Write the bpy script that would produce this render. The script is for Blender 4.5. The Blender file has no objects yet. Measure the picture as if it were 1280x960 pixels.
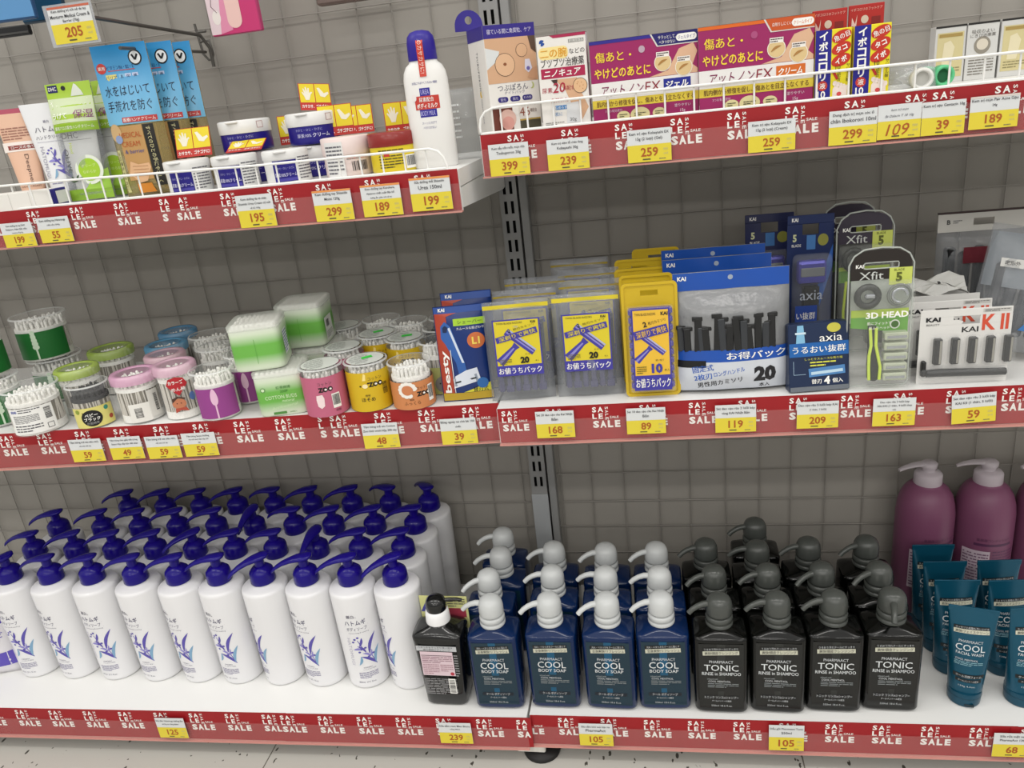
import bpy, bmesh, math, random
from mathutils import Matrix, Vector
S = bpy.context.scene
COL = S.collection
PI = math.pi
random.seed(7)

# ------------------------------------------------------------------ camera, light, exposure
CAM = Vector((0.0, -1.35, 1.05))
YAW, PITCH, ROLL, FPX = math.radians(11.392), math.radians(20.298), math.radians(-6.511), 963.06
_f = Vector((-math.sin(YAW)*math.cos(PITCH), math.cos(YAW)*math.cos(PITCH), -math.sin(PITCH)))
_r = Vector((math.cos(YAW), math.sin(YAW), 0.0))
_u = _r.cross(_f)
RX = _r*math.cos(ROLL) + _u*math.sin(ROLL)
UX = _u*math.cos(ROLL) - _r*math.sin(ROLL)
cam_data = bpy.data.cameras.new('camera')
cam = bpy.data.objects.new('camera', cam_data)
COL.objects.link(cam)
cam_data.sensor_width = 36.0
cam_data.lens = FPX/1280.0*36.0
cam_data.clip_start = 0.02
cam.matrix_world = Matrix(((RX.x, UX.x, -_f.x, CAM.x), (RX.y, UX.y, -_f.y, CAM.y), (RX.z, UX.z, -_f.z, CAM.z), (0, 0, 0, 1)))
S.camera = cam

S.view_settings.view_transform = 'Standard'
S.view_settings.look = 'None'
S.view_settings.gamma = 1.0
S.view_settings.use_curve_mapping = False
S.view_settings.exposure = -0.22

world = bpy.data.worlds.new('store_ambient')
S.world = world
world.use_nodes = True
_wn = world.node_tree
_tc = _wn.nodes.new('ShaderNodeTexCoord')
_sp = _wn.nodes.new('ShaderNodeSeparateXYZ')
_mr = _wn.nodes.new('ShaderNodeMapRange')
_mr.inputs['From Min'].default_value, _mr.inputs['From Max'].default_value = -0.35, 0.75
_rp = _wn.nodes.new('ShaderNodeValToRGB')
_rp.color_ramp.elements[0].color = (0.22, 0.21, 0.20, 1)
_rp.color_ramp.elements[1].color = (1.35, 1.32, 1.27, 1)
_wn.links.new(_tc.outputs['Generated'], _sp.inputs[0])
_wn.links.new(_sp.outputs['Z'], _mr.inputs['Value'])
_wn.links.new(_mr.outputs[0], _rp.inputs['Fac'])
_wn.links.new(_rp.outputs['Color'], _wn.nodes['Background'].inputs[0])
_wn.nodes['Background'].inputs[1].default_value = 1.0


def ceiling_lamp(x, y, z, sx, sy, power, col=(1.0, 0.97, 0.92)):
    d = bpy.data.lights.new('ceiling_lamp', 'AREA')
    d.shape = 'RECTANGLE'
    d.size, d.size_y, d.energy, d.color = sx, sy, power, col
    o = bpy.data.objects.new('ceiling_lamp', d)
    COL.objects.link(o)
    o.location = (x, y, z)


for lx in (-1.9, 0.0, 1.9):
    ceiling_lamp(lx, -1.05, 2.75, 1.3, 0.16, 11)
    ceiling_lamp(lx, -3.2, 2.75, 1.3, 0.16, 19)
    ceiling_lamp(lx, -6.0, 2.75, 1.3, 0.16, 42)


def AY(px, py, y):
    """point of the place seen at a photograph pixel, at depth y"""
    d = RX*((px-640)/FPX) - UX*((py-480)/FPX) + _f
    return CAM + d*((y-CAM.y)/d.y)


def AZ(px, py, z):
    d = RX*((px-640)/FPX) - UX*((py-480)/FPX) + _f
    return CAM + d*((z-CAM.z)/d.z)


# ------------------------------------------------------------------ materials
def lin(c):
    return c/12.92 if c <= 0.04045 else ((c+0.055)/1.055)**2.4


def rgb(h):
    if isinstance(h, str):
        h = tuple(int(h[i:i+2], 16)/255 for i in (0, 2, 4))
    return tuple(lin(c) for c in h)


MATS = {}


def M(name, col=None, rough=0.5, metal=0.0, alpha=1.0, spec=0.5, coat=0.0, noise=0.0, nscale=60.0, bump=0.0, trans=0.0, ior=1.45):
    if name in MATS:
        return MATS[name]
    m = bpy.data.materials.new(name)
    m.use_nodes = True
    nt = m.node_tree
    b = nt.nodes['Principled BSDF']
    c = rgb(col)
    b.inputs['Base Color'].default_value = (*c, 1)
    b.inputs['Roughness'].default_value = rough
    b.inputs['Metallic'].default_value = metal
    b.inputs['Alpha'].default_value = alpha
    b.inputs['Specular IOR Level'].default_value = spec
    b.inputs['Coat Weight'].default_value = coat
    b.inputs['Coat Roughness'].default_value = 0.08
    b.inputs['Transmission Weight'].default_value = trans
    b.inputs['IOR'].default_value = ior
    if noise or bump:
        tc = nt.nodes.new('ShaderNodeTexCoord')
        nz = nt.nodes.new('ShaderNodeTexNoise')
        nz.inputs['Scale'].default_value = nscale
        nz.inputs['Detail'].default_value = 4
        nt.links.new(tc.outputs['Object'], nz.inputs['Vector'])
        if noise:
            rp = nt.nodes.new('ShaderNodeValToRGB')
            rp.color_ramp.elements[0].position = 0.3
            rp.color_ramp.elements[1].position = 0.7
            rp.color_ramp.elements[0].color = (*[max(0, v*(1-noise)) for v in c], 1)
            rp.color_ramp.elements[1].color = (*[min(1, v*(1+noise)) for v in c], 1)
            nt.links.new(nz.outputs['Fac'], rp.inputs['Fac'])
            nt.links.new(rp.outputs['Color'], b.inputs['Base Color'])
        if bump:
            bp = nt.nodes.new('ShaderNodeBump')
            bp.inputs['Strength'].default_value = bump
            bp.inputs['Distance'].default_value = 0.004
            nt.links.new(nz.outputs['Fac'], bp.inputs['Height'])
            nt.links.new(bp.outputs['Normal'], b.inputs['Normal'])
    MATS[name] = m
    return m


def ramp_mat(name, stops, axis='Z', rough=0.4, coord='Generated'):
    """printed colour bands along one axis of the thing"""
    if name in MATS:
        return MATS[name]
    m = bpy.data.materials.new(name)
    m.use_nodes = True
    nt = m.node_tree
    b = nt.nodes['Principled BSDF']
    b.inputs['Roughness'].default_value = rough
    tc = nt.nodes.new('ShaderNodeTexCoord')
    sp = nt.nodes.new('ShaderNodeSeparateXYZ')
    rp = nt.nodes.new('ShaderNodeValToRGB')
    nt.links.new(tc.outputs[coord], sp.inputs[0])
    nt.links.new(sp.outputs[axis], rp.inputs['Fac'])
    nt.links.new(rp.outputs['Color'], b.inputs['Base Color'])
    el = rp.color_ramp.elements
    el[0].position, el[0].color = stops[0][0], (*rgb(stops[0][1]), 1)
    el[1].position, el[1].color = stops[-1][0], (*rgb(stops[-1][1]), 1)
    for p, c in stops[1:-1]:
        e = el.new(p)
        e.color = (*rgb(c), 1)
    MATS[name] = m
    return m


def P(h, rough=0.45):
    """printing ink or plain plastic of one colour"""
    return M('ink_%s_%d' % (h, int(rough*100)), h, rough)


WHITE = M('white_plastic', 'E9E9E6', 0.32)
INK = P('1B1B1F')
CLEAR = M('clear_plastic', 'F4F6F6', 0.10, alpha=0.075, spec=0.6)
FILM = M('clear_film', 'A9ADB2', 0.14, alpha=0.30, spec=1.0, bump=0.6, nscale=70)
COTTON = M('cotton', 'F0EFEA', 0.9, noise=0.06, nscale=300)
CARD = M('white_card', 'EDEBE6', 0.55)
WPRINT = P('F2F1EC')


# ------------------------------------------------------------------ printing: glyph outlines
GLYPHS = {}


def glyphs(s, bold=0.0, space=1.0, res=2):
    key = (s, bold, space, res)
    if key in GLYPHS:
        return GLYPHS[key]
    cu = bpy.data.curves.new('g', 'FONT')
    cu.body = s
    cu.size = 1.0
    cu.resolution_u = res
    cu.offset = bold
    cu.space_character = space
    cu.fill_mode = 'FRONT'
    o = bpy.data.objects.new('g', cu)
    me = o.to_mesh()
    vs = [(v.co.x, v.co.y) for v in me.vertices]
    fs = []
    for p in me.polygons:
        idx = list(p.vertices)
        if p.normal.z < 0:
            idx.reverse()
        fs.append(idx)
    o.to_mesh_clear()
    bpy.data.objects.remove(o)
    bpy.data.curves.remove(cu)
    if vs:
        x0, x1 = min(v[0] for v in vs), max(v[0] for v in vs)
        y0, y1 = min(v[1] for v in vs), max(v[1] for v in vs)
    else:
        x0 = x1 = y0 = y1 = 0
    GLYPHS[key] = (vs, fs, x0, x1, y0, y1)
    return GLYPHS[key]


# surface maps: (u, v, d) -> point, u right, v up, d out of the surface, as a viewer facing the surface sees it
def front(y, cx=0.0, cz=0.0):
    return lambda u, v, d: (cx+u, y-d, cz+v)


def back(y, cx=0.0, cz=0.0):
    return lambda u, v, d: (cx-u, y+d, cz+v)


def rside(x, cy=0.0, cz=0.0):
    return lambda u, v, d: (x+d, cy+u, cz+v)


def lside(x, cy=0.0, cz=0.0):
    return lambda u, v, d: (x-d, cy-u, cz+v)


def topside(z, cx=0.0, cy=0.0):
    return lambda u, v, d: (cx+u, cy+v, z+d)


def cyl(r, az=0.0, cz=0.0, sy=1.0):
    """wraps round a lathe; r a number or a function of height; az turns the label to the right"""
    rf = r if callable(r) else (lambda z: r)

    def f(u, v, d):
        z = cz+v
        rr = rf(z)
        a = az+u/max(rr, 1e-4)
        return ((rr+d)*math.sin(a), -(rr+d)*math.cos(a)*sy, z)
    return f


def turned(mp, ang, cu=0.0, cv=0.0):
    c, s = math.cos(ang), math.sin(ang)
    return lambda u, v, d: mp(cu+u*c-v*s, cv+u*s+v*c, d)


def shifted(mp, cu, cv):
    return lambda u, v, d: mp(cu+u, cv+v, d)


class MB:
    """collects shapes and printing and links them as ONE mesh object"""

    def __init__(self):
        self.v, self.f, self.m, self.s, self.mats = [], [], [], [], []
        self.curved = False

    def mi(self, mat):
        if mat not in self.mats:
            self.mats.append(mat)
        return self.mats.index(mat)

    def add(self, vs, fs, mat, smooth=False):
        n = len(self.v)
        k = self.mi(mat)
        self.v += [tuple(p) for p in vs]
        for q in fs:
            self.f.append([i+n for i in q])
            self.m.append(k)
            self.s.append(smooth)
        return self

    def bm(self, bm, mat, smooth=False):
        bm.verts.index_update()
        self.add([v.co[:] for v in bm.verts], [[v.index for v in f.verts] for f in bm.faces], mat, smooth)
        bm.free()

    def box(self, x0, x1, y0, y1, z0, z1, mat, bev=0.0, seg=1, mtx=None, smooth=False):
        b = bmesh.new()
        bmesh.ops.create_cube(b, size=1.0)
        for v in b.verts:
            v.co = Vector(((x0+x1)/2+v.co.x*(x1-x0), (y0+y1)/2+v.co.y*(y1-y0), (z0+z1)/2+v.co.z*(z1-z0)))
        if bev:
            bmesh.ops.bevel(b, geom=list(b.edges), offset=bev, segments=seg, affect='EDGES', profile=0.5)
        if mtx:
            b.transform(mtx)
        self.bm(b, mat, smooth)
        return self

    def lathe(self, prof, mat, n=32, sx=1.0, sy=1.0, c=(0, 0, 0), cap=True, smooth=True):
        vs, fs = [], []
        for r, z in prof:
            for i in range(n):
                a = 2*PI*i/n
                vs.append((c[0]+r*sx*math.sin(a), c[1]-r*sy*math.cos(a), c[2]+z))
        for j in range(len(prof)-1):
            for i in range(n):
                k = (i+1) % n
                fs.append([j*n+i, j*n+k, (j+1)*n+k, (j+1)*n+i])
        self.add(vs, fs, mat, smooth)
        if cap:
            for j, rev in ((0, True), (len(prof)-1, False)):
                if prof[j][0] > 1e-5:
                    q = [vs[j*n+i] for i in range(n)]
                    self.add(q, [list(range(n))[::-1] if rev else list(range(n))], mat, False)
        return self

    def loft(self, rings, mat, smooth=True, cap=True):
        n = len(rings[0])
        vs = [p for r in rings for p in r]
        fs = []
        for j in range(len(rings)-1):
            for i in range(n):
                k = (i+1) % n
                fs.append([j*n+i, j*n+k, (j+1)*n+k, (j+1)*n+i])
        self.add(vs, fs, mat, smooth)
        if cap:
            self.add(rings[0], [list(range(n))[::-1]], mat, False)
            self.add(rings[-1], [list(range(n))], mat, False)
        return self

    def tube(self, pts, r, mat, n=8, cap=True):
        pts = [Vector(p) for p in pts]
        rings = []
        up = None
        for i, p in enumerate(pts):
            t = (pts[min(i+1, len(pts)-1)]-pts[max(i-1, 0)]).normalized()
            if up is None:
                up = Vector((0, 0, 1)) if abs(t.z) < 0.9 else Vector((0, 1, 0))
            a = t.cross(up)
            if a.length < 1e-6:
                a = t.cross(Vector((1, 0, 0)))
            a.normalize()
            b = a.cross(t).normalized()
            up = b
            rr = r[i] if isinstance(r, (list, tuple)) else r
            rings.append([tuple(p+a*(rr*math.cos(2*PI*k/n))+b*(rr*math.sin(2*PI*k/n))) for k in range(n)])
        # outward winding
        self.loft([list(reversed(q)) for q in rings], mat, True, cap)
        return self

    def plate(self, pts, y0, y1, mat):
        """outline in x, z given counter-clockwise as seen from the front, solid between y0 (front) and y1"""
        n = len(pts)
        vs = [(x, y0, z) for x, z in pts]+[(x, y1, z) for x, z in pts]
        fs = [list(range(n)), list(range(2*n-1, n-1, -1))]
        for i in range(n):
            k = (i+1) % n
            fs.append([i, n+i, n+k, k])
        self.add(vs, fs, mat)
        return self

    # ---- printing
    def rect(self, mp, u0, v0, u1, v1, mat, d=0.0003, nu=1, nv=1):
        vs = [mp(u0+(u1-u0)*i/nu, v0+(v1-v0)*j/nv, d) for j in range(nv+1) for i in range(nu+1)]
        fs = [[j*(nu+1)+i, j*(nu+1)+i+1, (j+1)*(nu+1)+i+1, (j+1)*(nu+1)+i] for j in range(nv) for i in range(nu)]
        self.add(vs, fs, mat, nu > 2)
        return self

    def poly(self, mp, pts, mat, d=0.0004):
        if self.curved and max(max(p[0] for p in pts)-min(p[0] for p in pts), max(p[1] for p in pts)-min(p[1] for p in pts)) > 0.006:
            b = bmesh.new()
            b.faces.new([b.verts.new((u, v, 0)) for u, v in pts])
            bmesh.ops.triangulate(b, faces=list(b.faces))
            bmesh.ops.subdivide_edges(b, edges=list(b.edges), cuts=7, use_grid_fill=True)
            b.verts.index_update()
            self.add([mp(v.co.x, v.co.y, d) for v in b.verts], [[v.index for v in f.verts] for f in b.faces], mat)
            b.free()
            return self
        self.add([mp(u, v, d) for u, v in pts], [list(range(len(pts)))], mat)
        return self

    def disc(self, mp, cu, cv, ru, rv, mat, d=0.0004, n=24):
        return self.poly(mp, [(cu+ru*math.cos(2*PI*i/n), cv+rv*math.sin(2*PI*i/n)) for i in range(n)], mat, d)

    def line(self, mp, pts, w, mat, d=0.0005):
        for (a, b), (c, e) in zip(pts[:-1], pts[1:]):
            L = math.hypot(c-a, e-b) or 1e-6
            nx, ny = -(e-b)/L*w/2, (c-a)/L*w/2
            self.poly(mp, [(a-nx, b-ny), (c-nx, e-ny), (c+nx, e+ny), (a+nx, b+ny)], mat, d)
        return self

    def text(self, mp, s, cu, cv, h, mat, d=0.0006, w=None, bold=0.0, ang=0.0, align='C', wmax=None, res=2, shear=0.0, space=1.0):
        kanji = any('\u4e00' <= ch <= '\u9fff' for ch in s)
        twice = bold if (kanji and bold > 0) else 0.0
        vs, fs, x0, x1, y0, y1 = glyphs(s, 0.0 if kanji else bold, space, res)
        if not vs:
            return self
        sy = h/(y1-y0)
        sx = sy
        if w:
            sx = w/(x1-x0)
        elif wmax and (x1-x0)*sx > wmax:
            sx = wmax/(x1-x0)
        ox = {'C': (x0+x1)/2, 'L': x0, 'R': x1}[align]
        oy = (y0+y1)/2
        c, sn = math.cos(ang), math.sin(ang)
        out = []
        for x, y in vs:
            a, b = (x-ox)*sx+(y-oy)*sy*shear, (y-oy)*sy
            out.append(mp(cu+a*c-b*sn, cv+a*sn+b*c, d))
        self.add(out, fs, mat)
        if twice:       # heavier strokes: the same print once more, a hair to the right
            k = min(twice, .03)*sx*1.2
            self.add([mp(cu+((x-ox)*sx+(y-oy)*sy*shear+k)*c-(y-oy)*sy*sn, cv+((x-ox)*sx+(y-oy)*sy*shear+k)*sn+(y-oy)*sy*c, d+.00002) for x, y in vs], fs, mat)
        return self

    def fine(self, mp, u0, v0, u1, v1, n, mat, d=0.0005, rnd=None):
        """rows of print too small to read"""
        rnd = rnd or random
        p = (v1-v0)/n
        for k in range(n):
            v = v1-p*(k+0.5)
            u = u0
            end = u0+(u1-u0)*(1.0 if k < n-1 else 0.6)
            while u < end:
                L = min((u1-u0)*rnd.uniform(0.08, 0.3), end-u)
                self.rect(mp, u, v-p*0.22, u+L, v+p*0.22, mat, d)
                u += L+(u1-u0)*0.025
        return self

    def barcode(self, mp, u0, v0, u1, v1, d=0.0006, plate=True, vert=False):
        if plate:
            self.rect(mp, u0, v0, u1, v1, WPRINT, d-0.0002, 3, 1)
        rnd = random.Random(int((u0+v1)*1e6))
        a, b = (v0, v1) if vert else (u0, u1)
        t = a+(b-a)*0.08
        e = b-(b-a)*0.08
        while t < e:
            w = (b-a)*rnd.choice((0.02, 0.035, 0.05))
            if vert:
                self.rect(mp, u0+(u1-u0)*.1, t, u1-(u1-u0)*.1, min(t+w, e), INK, d)
            else:
                self.rect(mp, t, v0+(v1-v0)*.2, min(t+w, e), v1-(v1-v0)*.08, INK, d)
            t += w+(b-a)*rnd.choice((0.025, 0.04))
        return self

    def mesh(self, name):
        me = bpy.data.meshes.new(name)
        me.from_pydata(self.v, [], self.f)
        for m in self.mats:
            me.materials.append(m)
        me.polygons.foreach_set('material_index', self.m)
        me.polygons.foreach_set('use_smooth', self.s)
        me.update()
        return me

    def build(self, name, parent=None, label=None):
        o = bpy.data.objects.new(name, self.mesh(name))
        COL.objects.link(o)
        if parent:
            o.parent = parent
        if label:
            o['label'] = label
        return o


def tag(o, label, cat, group=None):
    o['label'] = label
    o['category'] = cat
    if group:
        o['group'] = group
    return o


def thing(name, label, cat, loc=(0, 0, 0), rz=0.0, group=None, rx=0.0, ry=0.0):
    o = bpy.data.objects.new(name, None)
    o.empty_display_size = 0.01
    COL.objects.link(o)
    o.location = loc
    o.rotation_euler = (rx, ry, rz)
    return tag(o, label, cat, group)


def solo(mb, name, label, cat, loc=(0, 0, 0), rz=0.0, group=None, rx=0.0, ry=0.0):
    o = mb.build(name)
    o.location = loc
    o.rotation_euler = (rx, ry, rz)
    return tag(o, label, cat, group)


def structure(mb, name):
    o = mb.build(name)
    o['kind'] = 'structure'
    return o


def dup(src, label, loc, rz=0.0, group=None, rx=0.0, ry=0.0):
    r = src.copy()
    COL.objects.link(r)
    r.location = loc
    r.rotation_euler = (rx, ry, rz)
    r['label'] = label
    if group:
        r['group'] = group
    for ch in list(src.children):
        c = ch.copy()
        COL.objects.link(c)
        c.parent = r
        for g in list(ch.children):
            d = g.copy()
            COL.objects.link(d)
            d.parent = c
    return r


def oval(rx, ry, z, n=28, p=2.0, cx=0.0, cy=0.0):
    """superellipse ring, front first, anticlockwise seen from above"""
    out = []
    for i in range(n):
        a = 2*PI*i/n - PI/2
        c, s = math.cos(a), math.sin(a)
        out.append((cx+rx*math.copysign(abs(c)**(2/p), c), cy+ry*math.copysign(abs(s)**(2/p), s), z))
    return out


def rrect(x0, z0, x1, z1, r, n=5):
    """rounded outline, counter-clockwise"""
    out = []
    for cx, cz, a0 in ((x1-r, z0+r, -PI/2), (x1-r, z1-r, 0), (x0+r, z1-r, PI/2), (x0+r, z0+r, PI)):
        for i in range(n+1):
            a = a0+PI/2*i/n
            out.append((cx+r*math.cos(a), cz+r*math.sin(a)))
    return out


ORD = ['first', 'second', 'third', 'fourth', 'fifth', 'sixth', 'seventh', 'eighth', 'ninth', 'tenth', 'eleventh']

# ------------------------------------------------------------------ setting: floor, back wall, uprights, wire grids
WALL = M('grey_panel', '96928B', 0.55, noise=0.03, nscale=12)
WIRE = M('grey_wire', '8E8A84', 0.4)
POST = M('grey_steel', '8C8C8B', 0.42)
DARK = M('slot_shade', '0B0B0B', 0.9)
DECK = M('white_steel', 'E6E6E4', 0.38)


def floor_material():
    m = bpy.data.materials.new('speckled_vinyl')
    m.use_nodes = True
    nt = m.node_tree
    b = nt.nodes['Principled BSDF']
    b.inputs['Roughness'].default_value = 0.45
    tc = nt.nodes.new('ShaderNodeTexCoord')
    mp = nt.nodes.new('ShaderNodeMapping')
    mp.inputs['Scale'].default_value = (1.0, 0.45, 1.0)
    mp.inputs['Rotation'].default_value = (0, 0, 0.6)
    vo = nt.nodes.new('ShaderNodeTexVoronoi')
    vo.inputs['Scale'].default_value = 75
    nz = nt.nodes.new('ShaderNodeTexNoise')
    nz.inputs['Scale'].default_value = 55
    lt = nt.nodes.new('ShaderNodeMath')
    lt.operation = 'LESS_THAN'
    lt.inputs[1].default_value = 0.2
    gt = nt.nodes.new('ShaderNodeMath')
    gt.operation = 'GREATER_THAN'
    gt.inputs[1].default_value = 0.52
    mu = nt.nodes.new('ShaderNodeMath')
    mu.operation = 'MULTIPLY'
    mix = nt.nodes.new('ShaderNodeMix')
    mix.data_type = 'RGBA'
    mix.inputs[6].default_value = (*rgb('B9B7B0'), 1)
    mix.inputs[7].default_value = (*rgb('4A4740'), 1)
    nt.links.new(tc.outputs['Object'], mp.inputs[0])
    nt.links.new(mp.outputs[0], vo.inputs['Vector'])
    nt.links.new(tc.outputs['Object'], nz.inputs['Vector'])
    nt.links.new(vo.outputs['Distance'], lt.inputs[0])
    nt.links.new(nz.outputs['Fac'], gt.inputs[0])
    nt.links.new(lt.outputs[0], mu.inputs[0])
    nt.links.new(gt.outputs[0], mu.inputs[1])
    nt.links.new(mu.outputs[0], mix.inputs[0])
    nt.links.new(mix.outputs[2], b.inputs['Base Color'])
    return m


q = MB()
q.box(-3, 3, -4.0, 0.12, -0.05, 0.0, floor_material())
for jx in (-1.62, -0.708, 0.205, 1.117):
    q.box(jx-0.001, jx+0.001, -4.0, 0.03, 0.0, 0.0003, P('6E6A62'))
structure(q, 'floor')
q = MB()
q.box(-2.6, 2.2, 0.018, 0.06, 0.0, 1.9, WALL)
structure(q, 'wall_back')

PX0 = -0.240      # centre line of the slotted upright
t = thing('shelf_upright', 'grey slotted steel upright between the two bays of shelving', 'upright', (PX0, 0, 0))
q = MB()
cols = [-0.0155, -0.0085, -0.0032, 0.0032, 0.0085, 0.0155]
zs, zz = [0.0, 0.30], 0.334-0.0112
slots = []
while zz < 1.6:
    slots.append((zz, zz+0.0215))
    zs += [zz, zz+0.0215]
    zz += 0.0336
zs.append(1.7)
for j in range(len(zs)-1):
    hole = any(abs(zs[j]-a) < 1e-6 for a, b_ in slots)
    for i in range(5):
        if hole and i in (1, 3):
            continue
        q.box(cols[i], cols[i+1], -0.006, -0.0045, zs[j], zs[j+1], POST)
q.box(-0.0155, -0.014, -0.0045, 0.0178, 0, 1.7, POST)
q.box(0.014, 0.0155, -0.0045, 0.0178, 0, 1.7, POST)
q.build('post', t)
q = MB()
q.box(-0.014, 0.014, 0.014, 0.0175, 0, 1.7, DARK)  # near-black plate: the shade inside the slots is put into its colour
q.build('channel_back', t)
q = MB()
q.box(-0.0165, 0.0165, -0.0085, -0.0065, 0.094, 0.306, M('cover_grey', 'A5A8AA', 0.4), 0.0006)
q.build('cover_strip', t, 'plain grey cover strip')
q = MB()
q.box(0.019, 0.033, -0.004, 0.0178, 0, 1.7, POST, 0.001)
q.build('side_channel', t)

GX_R = [0.0635*k-0.0732 for k in range(0)]
XR = [-0.0732, -0.0057, 0.0541, 0.1208, 0.1841, 0.241, 0.3029, 0.3714, 0.4304, 0.4961, 0.557, 0.62, 0.683, 0.746, 0.81, 0.873, 0.936, 1.0, 1.063]
XL = [-0.3402, -0.4053, -0.4652, -0.5331, -0.5971, -0.6639, -0.7322, -0.8035, -0.8653, -0.936, -1.0022, -1.07, -1.1343, -1.2091, -1.275, -1.341, -1.408, -1.474, -1.54, -1.606, -1.672, -1.738]
ZR = [0.9003, 0.836, 0.7733, 0.711, 0.648, 0.585, 0.528, 0.470, 0.4061, 0.3413, 0.2785, 0.2214, 0.160, 0.105, 0.963, 1.026, 1.09, 1.153, 1.216, 1.28, 1.343, 1.407]
ZL = [0.8374, 0.7710, 0.7151, 0.655, 0.592, 0.53, 0.468, 0.406, 0.343, 0.279, 0.222, 0.160, 0.105, 0.9, 0.963, 1.026, 1.09, 1.153, 1.216, 1.28, 1.343, 1.407]


def wire_grid(xs, zs_, x0, x1, label):
    q = MB()
    for z in zs_:
        q.tube([(x0, 0.010, z), (x1, 0.010, z)], 0.0011, WIRE, 6)
    for x in xs:
        q.tube([(x, 0.0125, 0.094), (x, 0.0125, 1.45)], 0.0011, WIRE, 6)
    solo(q, 'wire_grid_panel', label, 'wire grid')


wire_grid(XR+[-0.137, -0.2025+0.004], ZR, -0.206, 1.10, 'grey wire grid over the back wall of the right bay, behind razors and shampoo')
wire_grid(XL+[-0.276], ZL, -1.8, -0.262, 'grey wire grid over the back wall of the left bay, behind cotton swabs')

# ------------------------------------------------------------------ shelves: front edge from two pixels on the shelf's own height
RED = M('red_card', '98121A', 0.5, noise=0.03, nscale=20)
RAIL = M('rail_clear', 'D9C4C0', 0.25, alpha=0.07, spec=0.6)
LIP = M('rail_lip', 'D99C92', 0.3, alpha=0.75)


class Shelf:
    def __init__(self, z, pa, pb, xa, xb):
        a, b = AZ(*pa, z), AZ(*pb, z)
        t = (b-a)
        self.z = z
        y = lambda x: a.y+(x-a.x)*t.y/t.x
        self.p0 = Vector((xa, y(xa), z))
        self.p1 = Vector((xb, y(xb), z))
        d = self.p1-self.p0
        self.L = d.length
        self.rz = math.atan2(d.y, d.x)
        self.t = d.normalized()
        self.n = Vector((self.t.y, -self.t.x, 0))

    def loc(self, px, py, out=0.0):
        """along-the-edge x and height below the shelf top for a pixel, on the edge plane moved out by out"""
        d = RX*((px-640)/FPX) - UX*((py-480)/FPX) + _f
        o = self.p0+self.n*out
        k = (o-CAM).dot(self.n)/d.dot(self.n)
        p = CAM+d*k
        return (p-o).dot(self.t), p.z-self.z

    def world(self, x, y, z=0.0):
        return self.p0+self.t*x-self.n*y+Vector((0, 0, z))


SH = {
    'TL': Shelf(0.970, (0, 265.5), (576, 211), -1.75, -0.243),
    'TR': Shelf(1.005, (601, 170), (1280, 101), -0.224, 1.05),
    'ML': Shelf(0.628, (0, 542.5), (580, 506), -1.75, -0.236),
    'MR': Shelf(0.628, (628, 511), (1280, 481), -0.232, 1.05),
    'BL': Shelf(0.093, (0, 884), (655, 896), -1.75, -0.236),
    'BR': Shelf(0.093, (665, 893), (1180, 905), -0.232, 1.05),
}
BAY = {'TL': 'upper left', 'TR': 'upper right', 'ML': 'middle left', 'MR': 'middle right', 'BL': 'bottom left', 'BR': 'bottom right'}
HOLDS = {'TL': 'hand cream', 'TR': 'ointment boxes', 'ML': 'cotton swabs', 'MR': 'razors', 'BL': 'white pump bottles', 'BR': 'blue and black pump bottles'}
STRIP_H = {'TL': 0.0525, 'TR': 0.054, 'ML': 0.060, 'MR': 0.054, 'BL': 0.062, 'BR': 0.060}

for k, s in SH.items():
    t = thing('shelf', 'white steel shelf of the %s bay, carrying %s' % (BAY[k], HOLDS[k]), 'shelf', (0, 0, 0))
    q = MB()
    pts = [(s.p0.x, s.p0.y), (s.p1.x, s.p1.y), (s.p1.x, -0.009), (s.p0.x, -0.009)]
    n = 4
    z0, z1 = s.z-0.022, s.z
    vs = [(x, y, z0) for x, y in pts]+[(x, y, z1) for x, y in pts]
    q.add(vs, [[3, 2, 1, 0], [4, 5, 6, 7], [0, 1, 5, 4], [1, 2, 6, 5], [2, 3, 7, 6], [3, 0, 4, 7]], DECK)
    q.build('deck', t)
    h = STRIP_H[k]
    q = MB()
    q.box(0, s.L, -0.0015, 0, -h, 0.0, DECK)
    o = q.build('price_rail', t)
    o.location, o.rotation_euler = s.p0, (0, 0, s.rz)
    q = MB()
    q.box(0, s.L, -0.0068, -0.006, -h*0.99, -h*0.33, RAIL)
    q.box(0, s.L, -0.0085, -0.0002, -h-0.0022, -h, LIP)
    o = q.build('clear_cover', t, 'clear plastic price rail cover')
    o.location, o.rotation_euler = s.p0, (0, 0, s.rz)
    for xe in ((s.p1.x-0.004, s.p1) if k in ('TL', 'ML') else (s.p0.x, s.p0),) if k in ('TL', 'TR', 'ML', 'MR') else ():
        q = MB()
        x, e = xe
        yf = e.y+0.006
        q2 = [(-0.010, s.z-0.024), (-0.010, s.z-0.062), (-0.03, s.z-0.064), (yf, s.z-0.050), (yf, s.z-0.024)]
        vs = [(x, y, z) for y, z in q2]+[(x+0.004, y, z) for y, z in q2]
        m = len(q2)
        q.add(vs, [list(range(m)), list(range(2*m-1, m-1, -1))]+[[i, m+i, m+(i+1) % m, (i+1) % m][::-1] for i in range(m)], DECK)
        q.build('bracket', t)

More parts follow.
